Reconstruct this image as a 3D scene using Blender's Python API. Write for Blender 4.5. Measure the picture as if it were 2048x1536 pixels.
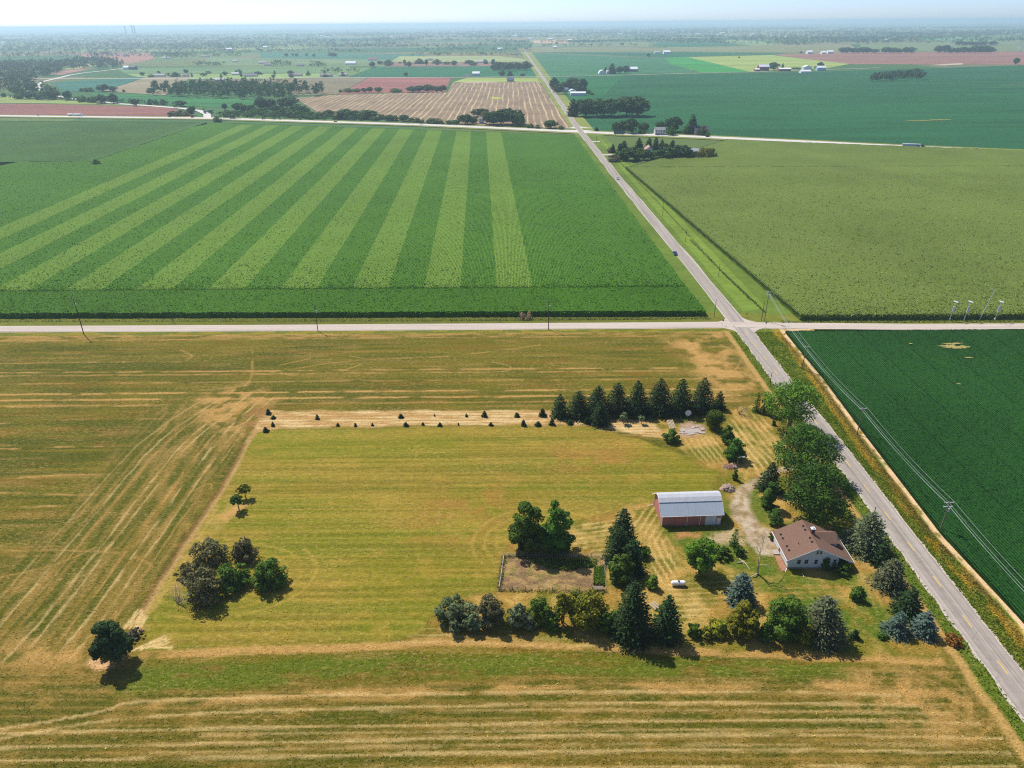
import bpy, math, random
import numpy as np
from mathutils import Matrix, Vector

# ------------------------------------------------------------------ camera, sky, sun, exposure
for o in list(bpy.data.objects):
    bpy.data.objects.remove(o, do_unlink=True)
scene = bpy.context.scene
COL = scene.collection
H = 115.0                                    # drone height in metres
F = 1422.0                                   # focal length in pixels of a 2048 px wide frame
PITCH = math.atan((768 - 46.0) / F)
ROLL = math.radians(0.5)
_c, _s = math.cos(ROLL), math.sin(ROLL)
_f = Vector((0, math.cos(PITCH), -math.sin(PITCH)))
_d = Vector((0, -math.sin(PITCH), -math.cos(PITCH)))
_r = Vector((1, 0, 0))
cam = bpy.data.cameras.new('camera')
cam.sensor_width = 36.0
cam.lens = 36.0 * F / 2048.0
cam.clip_start = 0.5
cam.clip_end = 200000.0
cam_ob = bpy.data.objects.new('camera', cam)
COL.objects.link(cam_ob)
right = _r * _c + _d * _s
down = _d * _c - _r * _s
m = Matrix((( right.x, -down.x, -_f.x, 0), (right.y, -down.y, -_f.y, 0), (right.z, -down.z, -_f.z, H), (0, 0, 0, 1)))
cam_ob.matrix_world = m
scene.camera = cam_ob

SUN_EL = math.radians(53)
SUN_AZ = math.atan2(-0.66, 0.75)             # clockwise from +Y: the sun stands far left
to_sun = Vector((math.cos(SUN_EL) * math.sin(SUN_AZ), math.cos(SUN_EL) * math.cos(SUN_AZ), math.sin(SUN_EL)))
world = bpy.data.worlds.new('World')
scene.world = world
world.use_nodes = True
wn = world.node_tree.nodes
wn.clear()
wo = wn.new('ShaderNodeOutputWorld')
wb = wn.new('ShaderNodeBackground')
ws = wn.new('ShaderNodeTexSky')
ws.sky_type = 'NISHITA'
ws.sun_disc = False
ws.sun_elevation = SUN_EL
ws.sun_rotation = SUN_AZ
ws.air_density = 0.45
ws.dust_density = 0.6
ws.ozone_density = 4.0
wb.inputs['Strength'].default_value = 0.15
world.node_tree.links.new(ws.outputs[0], wb.inputs[0])
world.node_tree.links.new(wb.outputs[0], wo.inputs[0])
sun = bpy.data.lights.new('sun', 'SUN')
sun.energy = 4.6
sun.angle = math.radians(0.53)
sun.color = (1.0, 0.955, 0.88)
sun_ob = bpy.data.objects.new('sun', sun)
COL.objects.link(sun_ob)
sun_ob.location = (0, 0, 300)
sun_ob.rotation_euler = (-to_sun).to_track_quat('-Z', 'Y').to_euler()
vs = scene.view_settings
vs.view_transform = 'Standard'
vs.look = 'None'
vs.exposure = 0.33
vs.gamma = 1.0
vs.use_curve_mapping = False
scene.cycles.max_bounces = 8
scene.cycles.volume_bounces = 3
scene.cycles.transparent_max_bounces = 8
scene.cycles.use_denoising = False           # the fields' fine grain would be smoothed away
scene.cycles.pixel_filter_type = 'BLACKMAN_HARRIS'
scene.cycles.filter_width = 1.15
scene.cycles.use_adaptive_sampling = False

# ------------------------------------------------------------------ pixel -> place
def ray(px, py):
    dx, dy = px - 1024.0, py - 768.0
    u, v = _c * dx - _s * dy, _s * dx + _c * dy
    return np.array((u, F * _f.y + v * _d.y, F * _f.z + v * _d.z))
def at(px, py, z=0.0):                       # where the pixel's ray meets the level z
    r = ray(px, py)
    t = (z - H) / r[2]
    return np.array((r[0] * t, r[1] * t))
def z_at(px, py, y):                         # height of the pixel's ray over the ground at distance y
    r = ray(px, py)
    return H + r[2] * y / r[1]
def mpp(y):                                  # metres per pixel for something on the ground at distance y
    return (y * math.cos(PITCH) + H * math.sin(PITCH)) / F

# ------------------------------------------------------------------ colours, noise
def S(r, g, b, k=0.86):                      # sRGB byte colour as linear reflectance
    f = lambda c: (c / 12.92 if c <= 0.04045 else ((c + 0.055) / 1.055) ** 2.4)
    return tuple(f(v / 255.0) * k for v in (r, g, b))
def hash2(ix, iy, seed):
    h = (ix.astype(np.int64) * 374761393 + iy.astype(np.int64) * 668265263 + seed * 974711) & 0xffffffff
    h = ((h ^ (h >> 13)) * 1274126177) & 0xffffffff
    h = h ^ (h >> 16)
    return (h & 0xffffff) / float(0xffffff)
def vn(x, y, seed=0):
    x = np.asarray(x, float); y = np.asarray(y, float)
    ix, iy = np.floor(x), np.floor(y)
    fx, fy = x - ix, y - iy
    fx = fx * fx * (3 - 2 * fx); fy = fy * fy * (3 - 2 * fy)
    a = hash2(ix, iy, seed); b = hash2(ix + 1, iy, seed)
    c = hash2(ix, iy + 1, seed); d = hash2(ix + 1, iy + 1, seed)
    return (a * (1 - fx) + b * fx) * (1 - fy) + (c * (1 - fx) + d * fx) * fy
def fbm(x, y, seed=0, n=4):
    s, a, t = 0, 0.5, 0
    for i in range(n):
        s = s + a * vn(x, y, seed + i * 17); t += a
        x = x * 2.03 + 11.3; y = y * 2.03 + 5.7; a *= 0.5
    return s / t
def sm(e0, e1, x):
    t = np.clip((x - e0) / (e1 - e0), 0, 1)
    return t * t * (3 - 2 * t)

# ------------------------------------------------------------------ objects
def put(o, parent=None):
    COL.objects.link(o)
    if parent is not None:
        o.parent = parent
    return o
def tag(o, label=None, cat=None, group=None, kind=None):
    if label: o['label'] = label
    if cat: o['category'] = cat
    if group: o['group'] = group
    if kind: o['kind'] = kind
    return o
def thing(name, label, cat, loc=(0, 0, 0), rz=0.0, group=None):
    o = bpy.data.objects.new(name, None)
    o.empty_display_size = 0.5
    o.location = loc
    o.rotation_euler = (0, 0, rz)
    put(o)
    return tag(o, label, cat, group)
def np_mesh(name, V, Q, mats, attrs=None, mi=None, smooth=False):
    """mesh from vertex array and an (m,3) or (m,4) face array"""
    V = np.asarray(V, np.float32); Q = np.asarray(Q, np.int32)
    k = Q.shape[1]
    me = bpy.data.meshes.new(name)
    me.vertices.add(len(V)); me.vertices.foreach_set('co', V.ravel())
    me.loops.add(Q.size); me.loops.foreach_set('vertex_index', Q.ravel())
    me.polygons.add(len(Q)); me.polygons.foreach_set('loop_start', np.arange(len(Q), dtype=np.int32) * k)
    if mi is not None: me.polygons.foreach_set('material_index', np.asarray(mi, np.int32))
    if smooth: me.polygons.foreach_set('use_smooth', np.ones(len(Q), bool))
    for an, arr in (attrs or {}).items():
        arr = np.asarray(arr, np.float32)
        if arr.ndim == 1:
            a = me.attributes.new(an, 'FLOAT', 'POINT'); a.data.foreach_set('value', arr)
        else:
            if arr.shape[1] == 3: arr = np.hstack([arr, np.ones((len(arr), 1), np.float32)])
            a = me.attributes.new(an, 'FLOAT_COLOR', 'POINT'); a.data.foreach_set('color', arr.ravel())
    for mt in (mats if isinstance(mats, (list, tuple)) else [mats]):
        me.materials.append(mt)
    me.update(calc_edges=True)
    return me
class MB:
    """collects boxes, tubes and prisms for ONE mesh"""
    def __init__(self): self.v = []; self.f = []
    def add(self, vs_, fs_):
        n = len(self.v); self.v += [tuple(p) for p in vs_]; self.f += [tuple(i + n for i in q) for q in fs_]
        return self
    def box(self, x0, x1, y0, y1, z0, z1):
        return self.add([(x0,y0,z0),(x1,y0,z0),(x1,y1,z0),(x0,y1,z0),(x0,y0,z1),(x1,y0,z1),(x1,y1,z1),(x0,y1,z1)],
                        [(3,2,1,0),(4,5,6,7),(0,1,5,4),(1,2,6,5),(2,3,7,6),(3,0,4,7)])
    def tube(self, pts, rad, n=6, cap=True):
        pts = [Vector(p) for p in pts]; base = len(self.v)
        for i, p in enumerate(pts):
            t = (pts[min(i + 1, len(pts) - 1)] - pts[max(i - 1, 0)]).normalized()
            a = t.orthogonal().normalized(); b = t.cross(a)
            if i and a.dot(pa) < 0: a, b = -a, -b
            if i:
                a = (pa - t * pa.dot(t)).normalized(); b = t.cross(a)
            pa = a
            r = rad[i] if hasattr(rad, '__len__') else rad
            for k in range(n):
                an = 2 * math.pi * k / n
                self.v.append(tuple(p + (a * math.cos(an) + b * math.sin(an)) * r))
        for i in range(len(pts) - 1):
            for k in range(n):
                self.f.append((base + i*n + k, base + i*n + (k+1) % n, base + (i+1)*n + (k+1) % n, base + (i+1)*n + k))
        if cap:
            self.f.append(tuple(base + k for k in reversed(range(n))))
            e = base + (len(pts) - 1) * n
            self.f.append(tuple(e + k for k in range(n)))
        return self
    def prism(self, prof, axis, a, b):
        """closed 2D profile swept along an axis from a to b. axis x: prof=(y,z); axis y: prof=(x,z); axis z: prof=(x,y)"""
        n = len(prof)
        def p3(q, t): return (t, q[0], q[1]) if axis == 'x' else ((q[0], t, q[1]) if axis == 'y' else (q[0], q[1], t))
        vs_ = [p3(q, a) for q in prof] + [p3(q, b) for q in prof]
        fs_ = [tuple(range(n))[::-1], tuple(range(n, 2*n))] + [(i, (i+1) % n, n + (i+1) % n, n + i) for i in range(n)]
        return self.add(vs_, fs_)
    def mesh(self, name, mat):
        me = bpy.data.meshes.new(name)
        me.from_pydata(self.v, [], self.f)
        me.materials.append(mat); me.update()
        import bmesh
        bm = bmesh.new(); bm.from_mesh(me); bmesh.ops.recalc_face_normals(bm, faces=bm.faces[:]); bm.to_mesh(me); bm.free()
        return me
    def build(self, name, mat, parent=None, loc=None):
        o = bpy.data.objects.new(name, self.mesh(name, mat))
        if loc is not None: o.location = loc
        return put(o, parent)
def copy_tree(o, parent=None):
    c = o.copy(); put(c, parent)
    for ch in [k for k in o.children]:
        copy_tree(ch, c)
    return c

# ------------------------------------------------------------------ materials
class NT:
    def __init__(self, name):
        self.m = bpy.data.materials.new(name); self.m.use_nodes = True
        self.t = self.m.node_tree; self.t.nodes.clear()
        self.out = self.n('ShaderNodeOutputMaterial')
    def n(self, typ, **kw):
        x = self.t.nodes.new(typ)
        for k, v in kw.items(): setattr(x, k, v)
        return x
    def l(self, a, b): self.t.links.new(a, b)
    def math(self, op, a, b=None, c=None):
        x = self.n('ShaderNodeMath', operation=op)
        for i, v in enumerate((a, b, c)):
            if v is None: continue
            if isinstance(v, (int, float)): x.inputs[i].default_value = v
            else: self.l(v, x.inputs[i])
        return x.outputs[0]
    def mix(self, fac, a, b, typ='MIX'):
        x = self.n('ShaderNodeMix', data_type='RGBA', blend_type=typ)
        for s_, v in ((x.inputs[0], fac), (x.inputs[6], a), (x.inputs[7], b)):
            if isinstance(v, (int, float)): s_.default_value = v
            elif isinstance(v, tuple): s_.default_value = v if len(v) == 4 else v + (1,)
            else: self.l(v, s_)
        return x.outputs[2]
    def pos(self, scale=(1, 1, 1), rz=0.0, obj=False):
        if obj: src = self.n('ShaderNodeTexCoord').outputs['Object']
        else: src = self.n('ShaderNodeNewGeometry').outputs['Position']
        mp = self.n('ShaderNodeMapping'); mp.inputs['Scale'].default_value = scale; mp.inputs['Rotation'].default_value = (0, 0, rz)
        self.l(src, mp.inputs[0]); return mp.outputs[0]
    def noise(self, vec, scale=1.0, detail=3.0, rough=0.55):
        x = self.n('ShaderNodeTexNoise'); x.inputs['Scale'].default_value = scale
        x.inputs['Detail'].default_value = detail; x.inputs['Roughness'].default_value = rough
        self.l(vec, x.inputs['Vector']); return x.outputs[0]
    def ramp(self, fac, stops):
        x = self.n('ShaderNodeValToRGB'); e = x.color_ramp.elements
        while len(e) < len(stops): e.new(0.5)
        for el, (p, c) in zip(e, stops):
            el.position = p; el.color = (c if isinstance(c, tuple) else (c, c, c)) + (1,)
        self.l(fac, x.inputs[0]); return x.outputs[0]
    def bump(self, h, strength=0.5, dist=0.1, normal=None):
        x = self.n('ShaderNodeBump'); x.inputs['Strength'].default_value = strength; x.inputs['Distance'].default_value = dist
        self.l(h, x.inputs['Height']); return x.outputs[0]
    def done(self, col, rough=0.9, spec=0.2, normal=None, metal=0.0, alpha=None):
        b = self.n('ShaderNodeBsdfPrincipled')
        if isinstance(col, tuple): b.inputs['Base Color'].default_value = col + (1,) if len(col) == 3 else col
        else: self.l(col, b.inputs['Base Color'])
        b.inputs['Roughness'].default_value = rough; b.inputs['Specular IOR Level'].default_value = spec
        b.inputs['Metallic'].default_value = metal
        if normal is not None: self.l(normal, b.inputs['Normal'])
        self.l(b.outputs[0], self.out.inputs[0]); return self.m
MATS = {}
def plain(name, col, rough=0.7, spec=0.3, var=0.25, sc=1.5, metal=0.0):
    if name in MATS: return MATS[name]
    t = NT(name)
    n = t.noise(t.pos(), sc, 4)
    f = t.math('MULTIPLY_ADD', n, 2 * var, 1 - var)
    c = t.mix(1.0, col, t.n('ShaderNodeCombineColor').outputs[0], 'MULTIPLY')
    cc = [x for x in t.t.nodes if x.bl_idname == 'ShaderNodeCombineColor'][0]
    for i in range(3): t.l(f, cc.inputs[i])
    MATS[name] = t.done(c, rough, spec, metal=metal)
    return MATS[name]
def leaf_mat(name, a, b, trans=0.25, spec=0.08):
    """foliage: two leaf colours mixed by a per-leaf tint, some light passing through"""
    if name in MATS: return MATS[name]
    t = NT(name)
    at_ = t.n('ShaderNodeAttribute', attribute_name='tint')
    oi = t.n('ShaderNodeObjectInfo')
    c = t.mix(at_.outputs['Fac'], a, b)
    hsv = t.n('ShaderNodeHueSaturation')
    t.l(t.math('MULTIPLY_ADD', oi.outputs['Random'], 0.03, 0.487), hsv.inputs['Hue'])
    t.l(t.math('MULTIPLY_ADD', oi.outputs['Random'], 0.35, 0.82), hsv.inputs['Value'])
    t.l(c, hsv.inputs['Color'])
    p = t.n('ShaderNodeBsdfPrincipled'); p.inputs['Roughness'].default_value = 0.7; p.inputs['Specular IOR Level'].default_value = spec
    t.l(hsv.outputs[0], p.inputs['Base Color'])
    tr = t.n('ShaderNodeBsdfTranslucent'); t.l(hsv.outputs[0], tr.inputs[0])
    mx = t.n('ShaderNodeMixShader'); mx.inputs[0].default_value = trans
    t.l(p.outputs[0], mx.inputs[1]); t.l(tr.outputs[0], mx.inputs[2]); t.l(mx.outputs[0], t.out.inputs[0])
    MATS[name] = t.m
    return t.m
# ------------------------------------------------------------------ the land: materials
def ground_mat(name, use_attr=True, col=(0.1, 0.1, 0.05), fine=0.85):
    t = NT(name)
    base = t.n('ShaderNodeAttribute', attribute_name='col').outputs['Color'] if use_attr else col
    n1 = t.noise(t.pos((1, 1.6, 1)), 1.9, 4, 0.7)
    n2 = t.noise(t.pos((1, 1.3, 1)), 0.45, 3)
    f = t.math('MULTIPLY_ADD', n1, 2 * fine, 1 - fine)
    f2 = t.math('MULTIPLY_ADD', n2, 0.5, 0.75)
    f = t.math('MULTIPLY', f, f2)
    cc = t.n('ShaderNodeCombineColor')
    for i in range(3): t.l(f, cc.inputs[i])
    c = t.mix(1.0, base, cc.outputs[0], 'MULTIPLY')
    if use_attr:                                 # straw lying about and small green regrowth
        s1 = t.noise(t.pos((0.75, 1.7, 1)), 1.0, 4, 0.72)
        s2 = t.noise(t.pos((0.6, 1.2, 1), 0.4), 1.0, 4, 0.7)
        area = t.ramp(t.noise(t.pos((0.03, 0.09, 1)), 1.0, 3), [(0.35, 0.35), (0.65, 1.0)])
        lum = t.n('ShaderNodeRGBToBW'); t.l(base, lum.inputs[0])
        c = t.mix(t.math('MULTIPLY', t.math('MULTIPLY', t.ramp(s1, [(0.50, 0.0), (0.66, 0.55)]), area), 1.0), c, t.mix(0.55, base, S(232, 196, 132)))
        c = t.mix(t.ramp(s2, [(0.50, 0.0), (0.66, 0.5)]), c, t.mix(0.6, base, S(58, 66, 12)))
    return t.done(c, 0.95, 0.05, t.bump(n1, 0.7, 0.25))
M_FIELD = ground_mat('dry_grass')
def far_field_mat():
    t = NT('far_field')
    oi = t.n('ShaderNodeObjectInfo').outputs['Color']
    n = t.noise(t.pos((0.004, 0.02, 1)), 1.0, 6, 0.65)
    n2 = t.noise(t.pos((0.25, 0.25, 1)), 1.0, 4, 0.7)
    f = t.math('MULTIPLY', t.math('MULTIPLY_ADD', n, 1.2, 0.4), t.math('MULTIPLY_ADD', n2, 0.9, 0.55))
    cc = t.n('ShaderNodeCombineColor')
    for i in range(3): t.l(f, cc.inputs[i])
    return t.done(t.mix(1.0, oi, cc.outputs[0], 'MULTIPLY'), 0.95, 0.05)
M_FAR = far_field_mat()
def stubble_mat():
    t = NT('striped_stubble')
    oi = t.n('ShaderNodeObjectInfo').outputs['Color']
    p = t.pos((1, 1, 1))
    warp = t.noise(t.pos((0.012, 0.008, 1)), 1.0, 3)
    sx = t.n('ShaderNodeSeparateXYZ'); t.l(p, sx.inputs[0])
    x = t.math('MULTIPLY_ADD', warp, 9.0, sx.outputs[0])
    w = t.math('SINE', t.math('MULTIPLY', x, 2 * math.pi / 9.0))
    br = t.noise(t.pos((0.11, 0.006, 1)), 1.0, 2)
    k = t.math('MULTIPLY', t.ramp(w, [(0.45, 0.0), (0.95, 1.0)]), t.ramp(br, [(0.4, 0.15), (0.6, 1.0)]))
    n = t.noise(t.pos((0.03, 0.02, 1)), 1.0, 4)
    c = t.mix(t.ramp(n, [(0.35, 0.0), (0.7, 1.0)]), oi, S(128, 108, 88))
    return t.done(t.mix(k, c, S(196, 174, 134)), 0.95, 0.05)
M_STUB = stubble_mat()
def patchwork_mat():
    t = NT('far_country')
    v = t.n('ShaderNodeTexVoronoi', distance='CHEBYCHEV'); v.inputs['Randomness'].default_value = 0.75
    v.inputs['Scale'].default_value = 1.0
    t.l(t.pos((1 / 620.0, 1 / 520.0, 0)), v.inputs['Vector'])
    sp = t.n('ShaderNodeSeparateColor'); t.l(v.outputs['Color'], sp.inputs[0])
    c = t.ramp(sp.outputs[0], [(0.0, S(52, 100, 52)), (0.3, S(86, 116, 58)), (0.5, S(120, 126, 72)), (0.68, S(152, 130, 98)), (0.85, S(70, 112, 66)), (1.0, S(150, 158, 92))])
    n = t.noise(t.pos((0.01, 0.01, 1)), 1.0, 5)
    c = t.mix(t.math('MULTIPLY', n, 0.5), c, S(60, 82, 48))
    return t.done(c, 0.95, 0.05)
def crop_mat(name, a, b, row=0.76, axis=0, big=0.5, stripes=None, tracks=0.0):
    """leafy crop canopy: two greens, row relief; the seed corn has strips of tasselled rows"""
    t = NT(name)
    g = t.n('ShaderNodeNewGeometry').outputs['Position']
    sx = t.n('ShaderNodeSeparateXYZ'); t.l(g, sx.inputs[0])
    n = t.noise(t.pos((1, 1, 0.3)), 1.15, 3, 0.7)
    n2 = t.noise(t.pos((0.02, 0.02, 0)), 1.0, 4, 0.6)
    w = t.math('SINE', t.math('MULTIPLY', sx.outputs[axis], 2 * math.pi / row))
    lf = t.n('ShaderNodeAttribute', attribute_name='tint').outputs['Fac']
    fac = t.math('ADD', t.math('MULTIPLY_ADD', n, 0.9, -0.45), t.math('MULTIPLY_ADD', n2, big, 0.5 - big / 2))
    fac = t.math('ADD', fac, t.math('MULTIPLY', lf, 0.35))
    c = t.mix(t.ramp(fac, [(0.15, 0.0), (0.85, 1.0)]), a, b)
    if stripes:
        x0, per, xa, xb, ya, yb, la, lb = stripes
        xs = t.math('ADD', sx.outputs[0], t.math('MULTIPLY_ADD', sx.outputs[1], 0.038, -0.038 * 325))   # rows follow the road's slight slant
        fr = t.math('FRACT', t.math('MULTIPLY_ADD', xs, 1.0 / per, -x0 / per + 40.0))
        edge = t.math('MULTIPLY_ADD', t.noise(t.pos((0.3, 0.05, 0)), 1.0, 2), 0.03, 0.485)
        msk = t.math('LESS_THAN', fr, edge)
        for op, src, val in (('GREATER_THAN', xs, xa), ('LESS_THAN', xs, xb), ('GREATER_THAN', sx.outputs[1], ya)):
            msk = t.math('MULTIPLY', msk, t.math(op, src, val))
        far = t.math('LESS_THAN', t.math('MULTIPLY_ADD', sx.outputs[0], yb[1], sx.outputs[1]), yb[0])
        msk = t.math('MULTIPLY', msk, far)
        c2 = t.mix(t.ramp(fac, [(0.15, 0.0), (0.85, 1.0)]), la, lb)
        c = t.mix(msk, c, c2)
    rowf = t.math('MULTIPLY_ADD', w, 0.16, 0.92)
    dash = t.noise(t.pos((0.55, 0.035, 0) if axis == 0 else (0.035, 0.55, 0)), 1.0, 2, 0.4)
    patch = t.noise(t.pos((0.011, 0.009, 0)), 1.0, 4, 0.55)
    rowf = t.math('MULTIPLY', rowf, t.ramp(dash, [(0.0, 0.5), (0.20, 0.6), (0.27, 1.0)]))
    rowf = t.math('MULTIPLY', rowf, t.math('MULTIPLY_ADD', patch, 0.5, 0.75))
    if tracks:                                   # sprayer wheel lines between the rows
        wob = t.math('MULTIPLY_ADD', t.noise(t.pos((0.01, 0.02, 0)), 1.0, 2), 2.5, sx.outputs[0])
        tl = t.math('LESS_THAN', t.math('FRACT', t.math('MULTIPLY', wob, 1.0 / tracks)), 0.045)
        rowf = t.math('MULTIPLY', rowf, t.math('MULTIPLY_ADD', tl, -0.32, 1.0))
    cc = t.n('ShaderNodeCombineColor')
    for i in range(3): t.l(rowf, cc.inputs[i])
    c = t.mix(1.0, c, cc.outputs[0], 'MULTIPLY')
    hgt = t.math('MULTIPLY_ADD', w, 0.25, n)
    bs = t.n('ShaderNodeBsdfPrincipled'); bs.inputs['Roughness'].default_value = 0.75; bs.inputs['Specular IOR Level'].default_value = 0.06
    t.l(c, bs.inputs['Base Color']); t.l(t.bump(hgt, 0.9, 0.5), bs.inputs['Normal'])
    tr = t.n('ShaderNodeBsdfTranslucent'); t.l(c, tr.inputs[0])
    mx = t.n('ShaderNodeMixShader'); mx.inputs[0].default_value = 0.3
    t.l(bs.outputs[0], mx.inputs[1]); t.l(tr.outputs[0], mx.inputs[2])
    t.l(mx.outputs[0], t.out.inputs[0])
    return t.m

# ------------------------------------------------------------------ base sheet to the horizon and far fields
def sheet(name, pts, z, mat, color=None, kind='structure'):
    me = bpy.data.meshes.new(name)
    me.from_pydata([(p[0], p[1], z) for p in pts], [], [tuple(range(len(pts)))])
    a = sum(pts[i][0] * pts[(i + 1) % len(pts)][1] - pts[(i + 1) % len(pts)][0] * pts[i][1] for i in range(len(pts)))
    if a < 0: me.flip_normals()
    me.materials.append(mat); me.update()
    o = put(bpy.data.objects.new(name, me))
    if color: o.color = tuple(color) + (1,)
    return tag(o, kind=kind)
R_ = 75000
sheet('ground', [(-R_, -3000), (R_, -3000), (R_, R_), (-R_, R_)], -0.6, patchwork_mat())
SOY, CORN, TAN, BROWN, GREEN, LIME, PALE = S(44, 94, 56), S(96, 122, 62), S(166, 146, 104), S(146, 106, 92), S(62, 140, 60), S(150, 164, 84), S(128, 148, 92)
def PX(pts): return [at(*p) for p in pts]
FARF = [
 ('soybean_field', SOY, [(1186,262),(1092,160),(1240,150),(1640,143),(2048,130),(2500,116),(2500,330),(2048,299),(1600,277),(1250,263)]),
 ('soybean_field', S(64,114,74), [(1062,106),(1330,116),(1345,128),(1400,145),(1250,148),(1086,153)]),
 ('alfalfa_field', GREEN, [(1330,113),(1378,113),(1500,143),(1402,145),(1393,141),(1340,128)]),
 ('hay_field', LIME, [(1376,114),(1544,110),(1604,117),(1702,127),(1655,136),(1516,142),(1500,143)]),
 ('ploughed_field', BROWN, [(1548,109),(1690,105),(2120,102),(2120,129),(1704,128),(1606,117)]),
 ('soybean_field', S(48,100,64), [(1066,104),(1340,104),(1580,106),(1544,109),(1376,113),(1330,115)]),
 ('corn_field', S(126,128,86), [(1064,94),(1340,95),(1700,88),(1720,104),(1580,105),(1340,103),(1066,103)]),
 ('corn_field', S(112,128,80), [(1720,88),(2120,78),(2120,101),(1724,104)]),
 ('alfalfa_field', S(104,150,84), [(1838,72),(1905,73),(1990,78),(1985,84),(1840,79)]),
 ('soybean_field', S(54,104,66), [(1320,84),(1420,84),(1510,92),(1340,94),(1300,92)]),
 ('hay_field', PALE, [(1424,80),(1500,80),(1560,88),(1512,91)]),
 ('wheat_stubble', S(196,156,120), [(1065,81),(1135,80),(1138,86),(1068,86)]),
 ('corn_field', S(120,130,88), [(1063,87),(1300,84),(1296,93),(1064,93)]),
 ('ploughed_field', S(150,98,88), [(676,189),(737,155),(902,155),(890,183),(700,187)]),
 ('soybean_field', S(44,106,66), [(700,154),(748,134),(1064,131),(1082,153)]),
 ('ploughed_field', S(138,112,96), [(756,133),(772,125),(988,124),(1000,132)]),
 ('corn_field', S(104,130,76), [(560,153),(640,136),(745,135),(695,154)]),
 ('hay_field', LIME, [(905,164),(935,155),(1082,155),(1094,166)]),
 ('corn_field', S(130,120,92), [(380,160),(560,156),(735,155),(676,188),(600,190)]),
 ('corn_field', S(104,132,84), [(230,136),(700,132),(700,140),(640,146),(250,146)]),
 ('lawn', S(138,160,92), [(250,147),(640,147),(690,152),(560,157),(290,158)]),
 ('soybean_field', S(70,116,92), [(520,105),(860,108),(800,124),(520,118)]),
 ('corn_field', S(112,132,88), [(420,114),(790,120),(770,132),(400,131)]),
 ('hay_field', S(150,160,104), [(800,112),(1000,112),(1050,118),(1055,124),(780,124)]),
 ('soybean_field', S(60,110,90), [(100,165),(292,153),(250,168),(205,181),(130,183)]),
 ('wheat_stubble', S(146,134,104), [(292,154),(385,152),(330,190),(234,184),(206,181),(252,168)]),
 ('corn_field', S(60,116,62), [(176,186),(300,189),(520,199),(545,206),(500,216),(400,213),(220,203)]),
 ('ploughed_field', S(142,96,86), [(-300,207),(60,207),(340,214),(388,229),(380,234),(-300,232)]),
 ('hay_field', S(140,156,86), [(-200,194),(60,192),(170,204),(330,211),(60,206),(-200,206)]),
 ('ploughed_field', S(160,120,104), [(90,147),(150,138),(190,136),(120,150)]),
 ('ploughed_field', S(164,118,100), [(140,107),(300,105),(310,118),(260,124),(195,118)]),
 ('hay_field', S(158,156,96), [(120,139),(190,125),(200,130),(150,139)]),
 ('wheat_stubble', S(150,124,100), [(205,125),(300,121),(250,130)]),
 ('soybean_field', S(46,104,60), [(1120,200),(1092,166),(1075,160),(1085,155),(1250,150),(1200,200)]),
]
for i, (nm, c, pts) in enumerate(FARF):
    sheet(nm, PX(pts), -0.45 + 0.008 * i, M_FAR, c)
sheet('striped_stubble_field', PX([(588,196),(660,190),(725,188),(895,184),(906,165),(1078,163),(1142,257),(1000,252),(930,249),(700,234),(640,228),(620,215)]), -0.10, M_STUB, S(150, 130, 104))
sheet('road_verge', PX([(1142,258),(1078,160),(1040,103),(1062,103),(1105,160),(1190,262)]), -0.09, M_FAR, S(132, 140, 72))
sheet('road_verge', [(60, 282), (76, 900), (105, 905), (125, 282)], -0.08, M_FAR, S(98, 118, 44))
sheet('road_verge', [(-900, 286), (60, 276), (130, 274), (900, 262), (900, 292), (120, 292), (60, 298), (-900, 312)], -0.07, M_FAR, S(110, 114, 42))
sheet('grass_waterway', [(103, 296), (97.5, 640), (100, 850), (108, 640), (114.5, 300)], -0.06, M_FAR, S(112, 134, 50))
hw = PX([(-300,229.5),(0,231.5),(430,236.5),(640,243),(850,249.5),(1000,256),(1160,263.5),(1250,267.5),(1400,273.5),(1600,282.5),(1800,292.5),(2048,303.5),(2300,314)])
def strip_pts(c, w0, w1):
    L, Rr = [], []
    for i, p in enumerate(c):
        a = c[max(i - 1, 0)]; b = c[min(i + 1, len(c) - 1)]
        t = (np.array(b) - np.array(a)); t = t / np.hypot(*t); n = np.array((-t[1], t[0]))
        L.append(np.array(p) + n * w0); Rr.append(np.array(p) - n * w1)
    return L + Rr[::-1]
def strip(name, c, w0, w1, z, mat, color=None, kind='structure', parent=None, ragged=0.0):
    L = strip_pts(c, w0, w1); n = len(c)
    if ragged:
        rr = np.random.default_rng(len(c)); L = [p + rr.uniform(-ragged, ragged, 2) * (1, 0) for p in L]
    V = [(p[0], p[1], z) for p in L]
    Q = [(i, i + 1, 2 * n - 2 - i, 2 * n - 1 - i) for i in range(n - 1)]
    me = bpy.data.meshes.new(name); me.from_pydata(V, [], [q[::-1] for q in Q]); me.materials.append(mat); me.update()
    o = put(bpy.data.objects.new(name, me), parent)
    if color: o.color = tuple(color) + (1,)
    return tag(o, kind=kind) if parent is None else o
strip('road_verge', hw, 16, 17, -0.05, M_FAR, S(128, 134, 66))

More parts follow.
